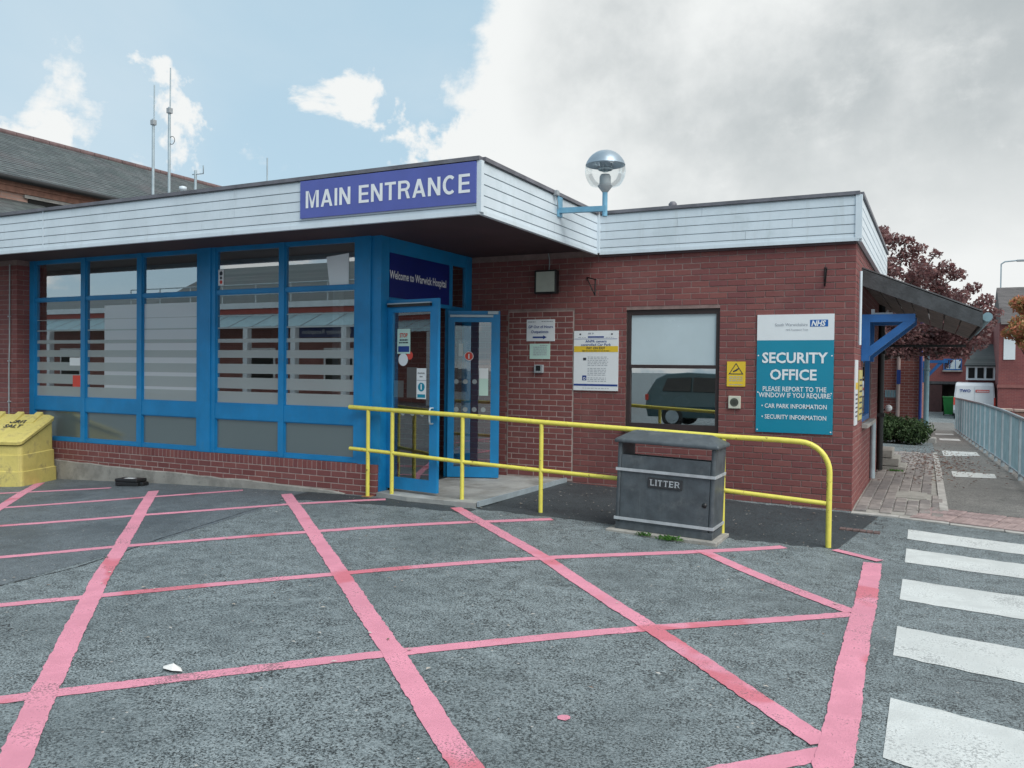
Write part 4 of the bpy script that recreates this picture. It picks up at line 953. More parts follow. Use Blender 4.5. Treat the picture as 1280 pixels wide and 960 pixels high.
sg = thing('car_park_sign', 'tall white car park notice with yellow PAY ON EXIT band', 'sign', (-3.165, Y0, 1.32))
part('panel', MB().box(-3.48, -2.856, -.017, -.003, 1.322, 2.110), M_signw, sg)
part('yellow_band', rect((-3.48, -.0175, 1.83), EX, EZ, .004, .622, 0, .078, .001), M_signy, sg)
part('blue_band', rect((-3.48, -.0175, 1.382), EX, EZ, .004, .622, 0, .026, .001), M_inkb, sg)
part('rule', rect((-3.48, -.0175, 2.0), EX, EZ, .01, .61, 0, .005, .001), M_inkb, sg)
part('blue_tab', rect((-3.48, -.0175, 2.018), EX, EZ, .2, .425, 0, .02, .001), M_inkb, sg)
F2 = -.0185
text('lettering', 'ANPR camera', (-3.165, F2, 1.958), EX, EZ, .30, .03, M_inkb, sg, bold=.012)
text('lettering', 'controlled Car Park', (-3.165, F2, 1.913), EX, EZ, .42, .03, M_inkb, sg, bold=.012)
text('lettering', 'PAY ON EXIT', (-3.165, F2, 1.867), EX, EZ, .26, .03, M_ink, sg, bold=.02)
part('small_print', lines_mb((-3.48, -.0175, 1.32), EX, EZ, [(.12, .5, .518, .012)]+[(.20, .47+.02*(k % 2), .44-.022*k, .008) for k in range(6)]+[(.20, .46, .29-.022*k, .008) for k in range(5)]+[(.20, .46, .165-.022*k, .008) for k in range(3)]+[(.13, .5, .03, .006), (.2, .28, .745, .02), (.06, .17, .7, .006), (.45, .56, .7, .006)], .001, .02), M_inkg, sg)
part('camera_icon', rect((-3.48, -.0175, 1.32), EX, EZ, .135, .18, .40, .435, .001), M_ink, sg)
part('wheelchair_icon', rect((-3.48, -.0175, 1.32), EX, EZ, .125, .185, .135, .2, .001), M_inkb, sg)
part('icon_mark', disc((-3.48, -.0175, 1.32), EX, EZ, .155, .16, .018, .002, 12, .011), M_letter, sg)
for a_, b_ in ((.09, .735), (.535, .735)): part('corner_mark', rect((-3.48, -.0175, 1.32), EX, EZ, a_-.012, a_+.012, b_, b_+.02, .001), M_ink, sg)

sg = thing('warning_sign', 'small yellow warning sign with black triangle beside the office window', 'sign', (-1.34, Y0, 1.41))
part('panel', MB().box(-1.45, -1.228, -.012, -.003, 1.412, 1.716), M_signy, sg)
tri = lambda s: [(-1.34+.09*s*a, 0, 1.615+.09*s*b) for a, b in ((-1, -.62), (1, -.62), (0, .95))]
mb = MB(); o_, i_ = tri(1), tri(.80); mb.add([(p[0], -.0135, p[2]) for p in o_+i_], [(0, 1, 4, 3), (1, 2, 5, 4), (2, 0, 3, 5)]); part('triangle', mb, M_ink, sg)
mb = MB(); mb.add([(p[0], -.0135, p[1]) for p in ((-1.375, 1.585), (-1.33, 1.60), (-1.305, 1.627), (-1.315, 1.637), (-1.35, 1.614), (-1.378, 1.600))], [(0, 1, 2, 3, 4, 5)]); part('camera_symbol', mb, M_ink, sg)
part('small_print', lines_mb((-1.45, -.0122, 1.41), EX, EZ, [(.03, .19, .115-.024*k, .009) for k in range(3)]+[(.03, .19, .02, .008)], .001), M_inkg, sg)
sg = thing('wall_speaker', 'small square cream speaker grille under the yellow warning sign', 'speaker', (-1.35, Y0, 1.14))
part('case', MB().bevbox(-1.425, -1.278, -.03, -.003, 1.142, 1.296, .006), pm('speaker_cream', (.55, .55, .46), .5, .05), sg)
part('grille', disc((-1.352, -.0305, 1.219), EX, EZ, 0, 0, .052, .001), pm('grille_olive', (.09, .1, .08), .7, .2), sg)
for k in range(6): part('slot', rect((-1.352, -.0305, 1.219), EX, EZ, -.042+k*.015, -.036+k*.015, -.03, .03, .002), M_dark, sg)

sg = thing('floodlight', 'square grey floodlight under the canopy on the brick wall', 'light', (-3.86, Y0, 2.6))
part('housing', MB().bevbox(-4.025, -3.70, -.13, -.03, 2.61, 2.925, .012), M_black, sg); part('lens', MB().bevbox(-3.995, -3.725, -.136, -.1305, 2.635, 2.905, .002), M_flood, sg)
part('mount', MB().box(-3.9, -3.82, -.04, -.003, 2.7, 2.8), M_black, sg); part('cable', MB().tube([(-3.86, -.02, 2.9), (-3.85, -.02, 3.0), (-3.85, -.02, 3.08), (-3.87, -.02, 3.16)], .008, 6), M_lampm, sg)
def hang(x, z, nm, lab, s):
    t_ = thing(nm, lab, 'bracket', (x, Y0, z-.25)); part('bar', MB().tube([(x, -.01, z), (x+s*.17, -.13, z-.05), (x+s*.19, -.15, z-.045)], .008, 6), M_black, t_); part('strut', MB().tube([(x, -.01, z-.01), (x+s*.16, -.125, z-.25)], .008, 6), M_black, t_); part('drop', MB().tube([(x+s*.165, -.128, z-.04), (x+s*.165, -.128, z-.26)], .009, 6), M_black, t_)
hang(-3.31, 2.82, 'basket_bracket', 'thin black iron hanging bracket on the brick left of the office window', 1)
t_ = thing('basket_bracket', 'thin black iron hanging bracket above the teal security sign', 'bracket', (-.32, Y0, 2.58))
part('bar', MB().tube([(-.335, -.01, 2.80), (-.30, -.18, 2.79)], .008, 6), M_black, t_); part('strut', MB().tube([(-.335, -.01, 2.82), (-.335, -.012, 2.60)], .009, 6), M_black, t_); part('drop', MB().tube([(-.335, -.012, 2.6), (-.30, -.17, 2.785)], .008, 6), M_black, t_)

# globe lamp on the fascia return
LMP = thing('globe_lamp', 'clear globe lamp with grey dome on a pale blue arm above the fascia', 'lamp', (xF+.02, -1.33, 3.4))
part('plate', MB().box(xF+.013, xF+.03, -1.39, -1.27, 3.38, 3.615), M_lampb, LMP)
lx, ly = -2.57, -1.33
part('arm', MB().bar((xF+.03, -1.33, 3.455), (lx+.02, ly, 3.435), .06, .06), M_lampb, LMP)
part('post', MB().tube([(lx, ly, 3.35), (lx, ly, 3.69)], .03, 12), M_lampb, LMP)
part('collar', MB().lathe([(.03, 3.62), (.085, 3.69), (.082, 3.70), (.066, 3.71), (.064, 3.80), (.05, 3.825), (.0, 3.825)], (lx, ly, 0), 20), M_lampm, LMP)
cz = 3.865
prof = [(.083, 3.695-cz)]+[(.232*math.cos(a), .232*math.sin(a)) for a in np.linspace(-.78, .28, 9)]
part('globe', MB().lathe(prof, (lx, ly, cz), 28), M_glass_l, LMP)
part('dome', MB().lathe([(.236*math.cos(a), .236*math.sin(a)) for a in np.linspace(.28, math.pi/2-.001, 8)], (lx, ly, cz), 28).lathe([(.236*math.cos(.28), .236*math.sin(.28)), (.21, .07), (.1, .115), (.0, .12)], (lx, ly, cz), 28), M_dome, LMP)
mb = MB(); mb.lathe([(.0, -.02), (.035, -.01), (.045, .03), (.03, .075), (.0, .085)], (lx, ly, cz), 14); part('bulb', mb, M_glass_l, LMP)
mb = MB()
for a in range(3):
    an = a*2.1; mb.tube([(lx+.07*math.cos(an), ly+.07*math.sin(an), cz+.0), (lx+.075*math.cos(an), ly+.075*math.sin(an), cz+.09)], .006, 5)
mb.lathe([(.08, .01), (.085, .02), (.08, .03), (.075, .02), (.08, .01)], (lx, ly, cz), 18); part('bulb_cage', mb, M_galv, LMP)
mb = MB(); mb.bevbox(xF+.012, xF+.07, -1.52, -1.45, 3.60, 3.66, .006); mb.tube([(xF+.04, -1.48, 3.60), (xF+.05, -1.46, 3.52), (xF+.03, -1.40, 3.46)], .006, 6); part('junction_box', mb, M_lampm, LMP)
# rooftop lump and masts
tag(MB().lathe([(.05, 0), (.055, .04), (.03, .07), (0, .075)], (-2.17, .02, 3.66), 10).build('vent_cap', M_flash), 'tiny grey vent cap on the roof edge right of the globe lamp', 'vent')
def mast(x, y, z0, zm, z1, lab):
    t_ = thing('antenna_mast', lab, 'antenna', (x, y, z0)); part('pole', MB().tube([(x, y, z0), (x, y, zm)], .026, 8), M_galv, t_); part('whip', MB().tube([(x+.02, y, zm-.1), (x+.025, y, z1)], .012, 6), M_galv, t_)
    part('clamp', MB().bevbox(x-.04, x+.05, y-.04, y+.04, zm-.12, zm-.02, .006), M_lampm, t_); return t_
YM = 1.0
m1_ = mast(-12.76, YM, 3.63, 6.35, 7.0, 'shorter of the two thin whip antenna masts on the flat roof')
m2_ = mast(-12.32, YM, 3.63, 6.52, 7.26, 'taller thin whip antenna mast on the flat roof with a cable loop')
part('cable_loop', MB().tube([(-12.25+.075*math.cos(a), YM, 5.88+.075*math.sin(a)) for a in np.linspace(math.pi, -math.pi, 18)], .006, 5, False), M_black, m2_)
t_ = thing('roof_aerial', 'small stubby aerial on the flat roof beside the taller mast', 'antenna', (-11.6, YM, 3.63)); part('pole', MB().tube([(-11.62, YM, 3.63), (-11.62, YM, 5.25)], .025, 8), M_galv, t_); part('arm', MB().tube([(-11.70, YM, 5.18), (-11.42, YM, 5.17), (-11.42, YM, 5.32)], .012, 6), M_galv, t_)
t_ = thing('roof_rod', 'lone thin rod rising from the flat roof behind the entrance sign', 'antenna', (-9.85, YM, 3.63)); part('rod', MB().tube([(-9.85, YM, 3.63), (-9.85, YM, 5.3)], .012, 6), M_galv, t_); part('base', MB().bevbox(-9.9, -9.8, YM-.05, YM+.05, 3.631, 3.7, .006), M_lampm, t_)
mb = MB(); mb.lathe([(.05, 0), (.05, .35), (.07, .36), (.07, .42), (0, .44)], (-11.95, YM, 4.55), 10); mb.tube([(-11.95, YM, 3.63), (-11.95, YM, 4.6)], .03, 8); tag(mb.build('roof_vent', M_upvc), 'white capped vent pipe on the flat roof between the aerials', 'vent')

# ------------------------------------------------------------------ yellow handrail
RL = thing('handrail', 'yellow tubular handrail in front of the entrance', 'railing', (-2.7, -2.1, 0))
ry = lambda x: -1.9+.0717*x
tz = lambda x: float(np.interp(x, [-5.43, -4.84, -3.92, -2.98, -2.2, -1.04, -.3, 0], [1.115, 1.094, 1.063, 1.02, .99, .944, .93, .92]))
mz = lambda x: float(np.interp(x, [-5.42, -4.84, -3.92, -2.97, -2.15, -1.02, -.05], [.62, .592, .537, .495, .462, .408, .345]))
xe = -.045
pts = [(x, ry(x), tz(x)) for x in (-5.43, -4.84, -3.92, -2.98, -2.2, -1.04, -.52)]
cxr, czr, rr = xe-.27, tz(-.3)-.285, .27
pts += [(cxr+rr*math.sin(a), ry(cxr+rr*math.sin(a)), czr+rr*math.cos(a)+.01*(1-a)) for a in np.linspace(.0, math.pi/2, 9)]
pts += [(xe, ry(xe), .3), (xe, ry(xe), zg(xe, ry(xe))-.03)]
part('top_rail', MB().tube(pts, .0265, 12), M_yellow, RL, 'top rail bent down into the end post')
part('middle_rail', MB().tube([(x, ry(x), mz(x)) for x in (-5.42, -4.84, -3.92, -2.97, -2.15, -1.02, -.07)], .0225, 12), M_yellow, RL)
for x in (-5.165, -4.835, -3.92, -2.97, -1.035): part('post', MB().tube([(x, ry(x), zg(x, ry(x))-.04), (x, ry(x), tz(x)-.022)], .0235, 12), M_yellow, RL)
part('base_plate', MB().bevbox(-5.22, -5.11, ry(-5.165)-.05, ry(-5.165)+.05, zg(-5.165, -2.27)-.03, zg(-5.165, -2.27)+.008, .003), pm('rust_plate', (.3, .14, .06), .9, .3, 30), RL)

# ------------------------------------------------------------------ litter bin
LB = thing('litter_bin', 'dark grey metal bin with hipped lid and silver bands reading LITTER', 'bin', (-1.515, -2.22, zg(-1.5, -2.25)))
LB.rotation_euler = (0, .03, 0)
w2, d2 = .49, .215
lpart('base_slab', MB().bevbox(-.56, .545, -.285, .265, -.05, .028, .006), M_conc, LB)
mb = MB(); mb.bevbox(-w2+.004, w2-.004, -d2+.01, d2-.004, .0285, .10, .004); lpart('kick_plate', mb, M_bin, LB)
mb = MB(); mb.bevbox(-w2, -w2+.045, -d2, d2, .10, .90, .018); lpart('side_panel', mb, M_bin, LB)
mb = MB(); mb.bevbox(w2-.045, w2, -d2, d2, .10, .90, .018); lpart('side_panel', mb, M_bin, LB)
mb = MB(); mb.box(-w2+.046, w2-.046, -d2+.008, -d2+.03, .101, .775); lpart('front_panel', mb, M_bin, LB)
mb = MB(); mb.box(-w2+.046, w2-.046, d2-.03, d2-.008, .101, .745); lpart('back_panel', mb, M_bin, LB)
mb = MB(); mb.box(-w2+.05, w2-.05, -d2+.031, d2-.031, .12, .735); lpart('liner', mb, M_dark, LB)
mb = MB(); e, t1, t2 = .03, .895, 1.01
mb.add([(-w2-e, -d2-e, t1), (w2+e, -d2-e, t1), (w2+e, d2+e, t1), (-w2-e, d2+e, t1), (-w2-e, -d2-e, t1+.035), (w2+e, -d2-e, t1+.035), (w2+e, d2+e, t1+.035), (-w2-e, d2+e, t1+.035), (-w2+.1, -.06, t2), (w2-.1, -.06, t2), (w2-.1, .06, t2), (-w2+.1, .06, t2)],
       [(3,2,1,0),(0,1,5,4),(1,2,6,5),(2,3,7,6),(3,0,4,7),(4,5,9,8),(5,6,10,9),(6,7,11,10),(7,4,8,11),(8,9,10,11)])
bm = bmesh.new(); vv = [bm.verts.new(p) for p in mb.v]; [bm.faces.new([vv[i] for i in f]) for f in mb.f]; bmesh.ops.bevel(bm, geom=bm.edges[:], offset=.012, segments=2, affect='EDGES', profile=.5); lpart('lid', MB().bm(bm), M_bin, LB)
for z in (.615, .125):
    mb = MB(); mb.box(-w2-.008, w2+.008, -d2-.009, -d2-.0005, z, z+.028); mb.box(w2+.0005, w2+.009, -d2-.0005, d2, z, z+.028); mb.box(-w2-.009, -w2-.0005, -d2-.0005, d2, z, z+.028); lpart('silver_band', mb, M_silver, LB)
lpart('name_plate', MB().bevbox(-.165, .18, -d2-.004, -d2+.006, .475, .575, .003), pm('plate_black', (.03, .033, .036), .4, .1), LB)
grotesk('lettering', 'LITTER', (-.137, -d2-.006, .496), EX, EZ, .29, .06, .17, M_silver, LB, serif=True, off=False)
lpart('key_lock', MB().lathe([(.024, 0), (.024, .006), (0, .007)], (0, 0, 0), 12), M_black, LB).matrix_local = Matrix.Translation((.40, -d2+.008, .355))@Matrix.Rotation(R(90), 4, 'X')
mb = MB()
for k in range(8):
    x = -.26+random.gauss(0, .05); y = -.03+random.gauss(0, .03); z = 1.0125
    mb.add([(x, y, z), (x+random.uniform(.01, .04), y+.008, z), (x+random.uniform(.01, .03), y+.016, z), (x, y+.012, z)], [(0, 1, 2, 3)])
lpart('droppings', mb, M_signw, LB)

# ------------------------------------------------------------------ grit bin and bait box
GB = thing('grit_bin', 'yellow plastic grit and salt bin with sloping lid against the glazed front', 'grit bin', (-10.86, -2.27, zg(-11.0, -2.5)), R(21)); GB.scale = (1, 1, 1.1)
# local: x to the left is negative, front towards -y; right side face at x=0
mb = MB(); wd, dp = 1.15, .80
def loft(sections, close=True):
    vs = []; n = len(sections[0])
    for s_ in sections: vs += s_
    fs = [(i*n+k, i*n+(k+1) % n, (i+1)*n+(k+1) % n, (i+1)*n+k) for i in range(len(sections)-1) for k in range(n)]
    return vs, fs
def ring(x0, x1, y0, y1, zf, zb, r=.05):
    pts = []
    for (cx_, cy_, a0) in ((x1-r, y1-r, 0), (x0+r, y1-r, 90), (x0+r, y0+r, 180), (x1-r, y0+r, 270)):
        for k in range(4):
            a = R(a0+30*k); x = cx_+r*math.cos(a); y = cy_+r*math.sin(a); pts.append((x, y, zf+(zb-zf)*(y-y0)/(y1-y0)))
    return pts
secs = [ring(-wd, .0, -dp, 0, 0, 0), ring(-wd+.004, -.004, -dp+.004, -.004, .19, .19), ring(-wd+.02, -.02, -dp+.02, -.02, .195, .20), ring(-wd+.025, -.025, -dp+.03, -.025, .40, .42), ring(-wd+.04, -.04, -dp+.045, -.04, .405, .43), ring(-wd+.045, -.045, -dp+.05, -.045, .52, .80)]
vs, fs = loft(secs); mb.add(vs, fs, False); mb.add(secs[-1], [tuple(range(16))]); lpart('body', mb, M_grit, GB)
secs = [ring(-wd+.02, -.02, -dp+.02, -.03, .535, .83, .06), ring(-wd+.015, -.015, -dp+.015, -.03, .57, .87, .06), ring(-wd+.05, -.05, -dp+.06, -.06, .60, .89, .06)]
mb = MB(); vs, fs = loft(secs); mb.add(vs, fs); mb.add(secs[-1], [tuple(range(16))]); LID = lpart('lid', mb, M_grit, GB)
for a_ in (-.85, -.55, -.25):
    mb = MB(); mb.add([(a_-.06, -.30, .80), (a_+.06, -.30, .80), (a_+.05, -.06, .925), (a_-.05, -.06, .925), (a_-.06, -.05, .86), (a_+.06, -.05, .86), (a_-.06, -.30, .77), (a_+.06, -.30, .77)], [(0, 1, 2, 3), (3, 2, 5, 4), (6, 7, 1, 0), (0, 3, 4, 6), (1, 7, 5, 2)]); lpart('lid_rib', mb, M_grit, LID)
mb = MB(); mb.add([(0.0-.0435, -.50, .50), (-.0435, -.46, .49), (-.0435, -.445, .55), (-.0435, -.47, .57)], [(0, 1, 2, 3)]); lpart('torn_hole', mb, M_dark, GB)
mb = MB(); mb.add([(-.18, -dp+.0435, .30), (-.13, -dp+.0435, .28), (-.15, -dp+.0435, .37)], [(0, 1, 2)]); lpart('torn_hole', mb, M_dark, GB)
lid_t = math.atan2(.29, .68); upl = (0, math.cos(lid_t), math.sin(lid_t))
for s_, y_ in (('GRIT', -.32), ('SALT', -.44)):
    zl_ = .60+(y_+dp-.06)*(.29/.68)
    text('lettering', s_, (-.42, y_, zl_), (1, 0, 0), upl, .27, .085, M_ink, GB, bold=.02, off=False, lift=.012)
mb = MB(); x, y = -8.96, -2.50; z = zg(x, y)
BX = thing('bait_box', 'small black plastic bait box at the foot of the glazed front', 'box', (x, y, z), R(12))
lpart('tray', MB().bevbox(-.19, .17, -.10, .10, 0, .055, .008), M_black, BX); lpart('lid', MB().bevbox(-.195, .16, -.105, .105, .056, .10, .012), M_black, BX); lpart('label', rect((-.09, -.06, .1005), EX, EY, 0, .14, 0, .1, .001), M_signw, BX)
mb = MB(); mb.bevbox(.171, .23, -.07, .06, 0, .06, .012); lpart('entry', mb, M_black, BX)
# litter on the ground
mb = MB(); px_, py_ = -2.70, -7.26
ps = [(-.075, .0), (-.03, .03), (.03, .022), (.08, -.012), (.02, -.03), (-.05, -.025)]
mb.add([(px_+a, py_+b, zg(px_+a, py_+b)+.014) for a, b in ps]+[(px_, py_, zg(px_, py_)+.04)], [(i, (i+1) % 6, 6) for i in range(6)])
mb.add([(px_+a, py_+b, zg(px_+a, py_+b)+.013) for a, b in ps], [(5, 4, 3, 2, 1, 0)])
tag(mb.build('paper_scrap', M_paper), 'crumpled white paper scrap lying on a red line in the foreground', 'litter')
mb = MB(); px_, py_ = -.64, -6.85; mb.add([(px_+.03*math.cos(a)*random.uniform(.7, 1.2), py_+.045*math.sin(a)*random.uniform(.6, 1.1), zg(px_, py_)+.006) for a in np.linspace(0, 5.6, 8)], [tuple(range(8))]); struct('paint_splash', mb, M_red, GROUND)
mb = MB()
for k in range(520):
    if k < 340: x, y = random.uniform(-9.5, .3), random.uniform(-2.6, -.05)
    elif k < 420: x, y = random.uniform(.05, 2.2), random.uniform(3, 9)
    else: x, y = random.uniform(-6, .3), random.uniform(-7, -2.5)
    if y > -2.3 and x < -3.6: continue
    s_ = random.uniform(.008, .022); a = random.uniform(0, 6.28); z = zg(x, y)+.012+(.012 if y > -.1 else 0)
    mb.add([(x+s_*math.cos(a), y+s_*math.sin(a), z), (x-s_*.5*math.sin(a), y+s_*.5*math.cos(a), z+.004), (x-s_*math.cos(a), y-s_*math.sin(a), z), (x+s_*.5*math.sin(a), y-s_*.5*math.cos(a), z+.003)], [(0, 1, 2, 3)])
o = mb.build('ground_debris', foliage('debris', [(.4, .37, .33), (.25, .2, .15), (.5, .49, .46), (.16, .1, .07)], .05)); o['kind'] = 'stuff'; o['label'] = 'scattered bits of grit, paper and leaf on the tarmac'
mb = MB()
for k in range(900):
    x = abs(random.gauss(0, .55))*.9+.05+random.uniform(0, .9); y = random.gauss(6.8, 2.2)
    if x > 2.1 or y < 2.6: continue
    s_ = random.uniform(.015, .035); a = random.uniform(0, 6.28); z = zg(x, y)+.026
    mb.add([(x+s_*math.cos(a), y+s_*math.sin(a), z), (x-s_*.5*math.sin(a), y+s_*.5*math.cos(a), z+.01), (x-s_*math.cos(a), y-s_*math.sin(a), z), (x+s_*.5*math.sin(a), y-s_*.5*math.cos(a), z+.006)], [(0, 1, 2, 3)])
o = mb.build('fallen_leaves', M_fallen); o['kind'] = 'stuff'; o['label'] = 'fallen plum leaves scattered over the side path'

# ------------------------------------------------------------------ vegetation
def leaf_cloud(centres, n, size, flat=.7):
    """n leaf-sized quads spread round the clump centres (x,y,z,r)"""
    C_ = np.array(centres, float); w = C_[:, 3]**2; idx = RNG.choice(len(C_), n, p=w/w.sum())
    d = RNG.normal(0, 1, (n, 3)); d /= np.linalg.norm(d, axis=1)[:, None]; d *= (RNG.random(n)**.45)[:, None]
    d[:, 2] *= flat; p = C_[idx, :3]+d*C_[idx, 3:4]
    u = RNG.normal(0, 1, (n, 3)); u /= np.linalg.norm(u, axis=1)[:, None]; v = np.cross(u, RNG.normal(0, 1, (n, 3))); v /= np.linalg.norm(v, axis=1)[:, None]
    s_ = size*RNG.uniform(.6, 1.4, n)[:, None]; u *= s_; v *= s_*.55
    V = np.stack([p+u, p+v, p-u, p-v], 1).reshape(-1, 3)
    mb = MB(); mb.v = [tuple(q) for q in V.tolist()]; mb.f = [(4*i, 4*i+1, 4*i+2, 4*i+3) for i in range(n)]; mb.sm = [False]*n; return mb
def tree(name, label, base, limbs, clumps, n, size, mat, r0):
    t_ = thing(name, label, 'tree', base)
    tk = MB(); b = Vector(base); fork = b+Vector(limbs['fork']); tk.tube([b-Vector((0, 0, .2)), b+Vector((.03, 0, fork.z-b.z))*.5, fork], r0, 10, True, r0*.7); part('trunk', tk, M_bark, t_)
    for c in clumps[::2]:
        c = Vector(c[:3]); mid = fork.lerp(c, .5)+Vector((random.gauss(0, .1), random.gauss(0, .1), .15)); part('limb', MB().tube([fork-Vector((0, 0, .1)), mid, c], r0*.36, 6, True, r0*.07), M_bark, t_)
    part('crown', leaf_cloud(clumps, n, size), mat, t_); return t_
gz = zg(-1.2, 13)
cl_ = []
for k in range(80):
    x = random.uniform(-2.4, 1.95); f_ = (x+2.4)/4.35
    ztop = 5.35 if f_ < .42 else 5.35-(f_-.42)/.58*2.2; zlo = 2.35
    z = zlo+(ztop-zlo)*random.random()**.8; cl_.append((x, random.uniform(12.6, 15.0), z, random.uniform(.16, .36)))
cl_ += [(-.5, 13.5, 5.3, .2), (-.2, 13.5, 5.05, .26), (.1, 13.6, 5.0, .2), (.35, 13.6, 4.8, .24), (.75, 13.4, 4.62, .18), (1.0, 13.4, 4.3, .24), (1.25, 13.6, 4.1, .25), (1.6, 13.6, 3.75, .22), (1.9, 13.6, 3.45, .22), (2.1, 13.6, 3.15, .2), (1.6, 13.3, 2.45, .42), (.6, 13.2, 2.35, .45), (-.1, 13.0, 2.25, .42), (1.1, 13.4, 2.35, .45), (.3, 13.1, 2.6, .5), (.9, 13.2, 2.7, .5), (1.45, 13.4, 2.8, .45), (.0, 13.3, 2.9, .5), (-.4, 13.1, 2.4, .4), (.75, 13.5, 2.15, .3), (1.35, 13.2, 2.12, .28), (.2, 13.2, 2.1, .28), (-.45, 13.2, 4.4, .4), (.2, 13.3, 3.9, .45)]
tree('plum_tree', 'purple leaved plum tree rising behind the dark side canopy', (-1.3, 13.5, gz), {'fork': (.1, 0, 2.0)}, cl_, 23000, .048, M_plum, .16)
cl_ = [(random.gauss(3.55, .42), random.gauss(20.5, .5), random.uniform(1.75, 4.0), random.uniform(.2, .4)) for _ in range(40)]
cl_ = [c for c in cl_ if c[0] > 2.75]
tree('autumn_tree', 'small tree with orange and green autumn leaves at the right edge', (3.8, 20.6, zg(3.8, 20.6)), {'fork': (.05, 0, 1.6)}, cl_, 9500, .062, M_orange, .09)
def shrub(name, label, c, rx, ry_, h, n, size, mat):
    z = zg(c[0], c[1]); t_ = thing(name, label, 'shrub', (c[0], c[1], z))
    cl__ = [(c[0]+random.uniform(-rx, rx)*.8, c[1]+random.uniform(-ry_, ry_)*.8, z+random.uniform(.12, h*.8), random.uniform(.15, .3)) for _ in range(44)]
    part('foliage', leaf_cloud(cl__, n, size, .8), mat, t_); st_ = MB()
    for k in range(8): a = random.uniform(0, 6.28); st_.tube([(c[0], c[1], z-.05), (c[0]+rx*.5*math.cos(a), c[1]+ry_*.5*math.sin(a), z+h*.6)], .012, 5)
    part('stems', st_, M_bark, t_); return t_
shrub('evergreen_shrub', 'low dark green shrub beside the footpath under the plum tree', (.02, 13.4), .68, .75, .70, 8000, .04, M_shrub)
def weed(x, y, n, s, lab):
    z = zg(x, y); t_ = MB()
    for k in range(n):
        a = random.uniform(0, 6.28); r_ = random.uniform(.01, s); hx, hy = x+r_*math.cos(a)*1.6, y+r_*math.sin(a)*.5; hh = random.uniform(.015, .06); w_ = random.uniform(.01, .02); b_ = random.uniform(0, 6.28)
        t_.add([(hx, hy, z+.01), (hx+w_*math.cos(b_), hy+w_*math.sin(b_), z+hh*.6), (hx+2*w_*math.cos(b_), hy+2*w_*math.sin(b_), z+hh), (hx-w_*.5*math.sin(b_), hy+w_*.5*math.cos(b_), z+hh*.7)], [(0, 1, 2, 3)])
    tag(t_.build('weed', M_weed), lab, 'weed')
weed(-1.42, -2.54, 150, .085, 'bright green weed growing at the foot of the litter bin, larger tuft')
weed(-1.68, -2.52, 50, .05, 'smaller tuft of weed left of the larger one under the litter bin')
weed(.28, 4.35, 60, .08, 'green weed growing against the small concrete steps')

# ------------------------------------------------------------------ right-hand background
# grey railing along the path
RG = thing('path_railing', 'grey metal railing with upright bars along the footpath', 'railing', (2.0, 12, 0))
yb = [1.5, 4.0, 7.1, 12.1, 21.2, 28.0]; topz = [.94, .941, .948, .905, .771, .66]; botz = [.11, .1, .044, -.1, -.363, -.52]
TZ = lambda y: float(np.interp(y, yb, topz)); BZ = lambda y: float(np.interp(y, yb, botz)); RX = 2.0
rx = lambda y: 2.0-.024*(y-4)
part('top_rail', MB().tube([(rx(y), y, TZ(y)) for y in np.linspace(1.5, 26, 40)], .026, 8), M_galv, RG)
part('bottom_rail', MB().tube([(rx(y), y, BZ(y)) for y in np.linspace(1.5, 26, 40)], .018, 8), M_galv, RG)
y = 1.6; k = 0
while y < 26:
    thick = (k % 11 == 0)
    part('post' if thick else 'baluster', MB().box(rx(y)-(.03 if thick else .008), rx(y)+(.03 if thick else .008), y-(.03 if thick else .008), y+(.03 if thick else .008), (zg(RX, y)-.05 if thick else BZ(y)), TZ(y)-.01), M_galv if thick else M_galvd, RG)
    y += .125; k += 1
# annex wall
AX = thing('brick_annex', 'low red brick annex beyond the shrub beside the footpath', 'building', (-2.5, 18, -.4))
part('wall', MB().box(-6, .47, 15.5, 26, -.7, 3.2), M_brick_far, AX); part('roof', MB().bevbox(-6.1, .6, 15.4, 26.1, 3.2, 3.4, .02), M_felt, AX)
lv = part('louvre', MB().box(-.47, -.17, 15.46, 15.499, .92, 1.13), M_lampm, AX)
for k in range(4): part('slat', MB().box(-.46+k*.075, -.42+k*.075, 15.44, 15.459, .93, 1.12), M_galvd, lv)
part('downpipe', MB().tube([(.43, 15.44, 3.1), (.43, 15.44, -.3)], .04, 8), M_inkb, AX)
part('rain_pipe', MB().tube([(-.13, 15.44, 2.4), (-.13, 15.44, -.3)], .05, 8), pm('pipe_pink', (.42, .33, .31), .6), AX)
part('blue_plate', MB().box(-.17, -.07, 15.38, 15.39, 1.3, 1.7), M_inkb, AX)
part('bracket', MB().box(.471, .53, 15.9, 16.0, 1.35, 1.95).prism([(.531, 1.4), (.531, 1.5), (.85, 1.9), (.97, 1.9)], 'Y', 15.91, 15.99).box(.531, 1.1, 15.9, 16.0, 1.901, 1.98), M_blue_br, AX)
mb = MB(); mb.tube([(.585, 15.0, -.35), (.585, 15.0, 2.3)], .07, 10); cp = thing('canopy_post', 'pale blue grey steel post at the corner of the brick annex', 'post', (.585, 15, -.3)); part('shaft', mb, M_galvd, cp); part('band', MB().lathe([(.072, 0), (.085, .005), (.085, .06), (.072, .065)], (.585, 15, 1.68), 12), M_galvd, cp); part('base_stone', MB().bevbox(.48, .85, 14.8, 15.2, -.4, -.12, .03), M_kerb, cp)
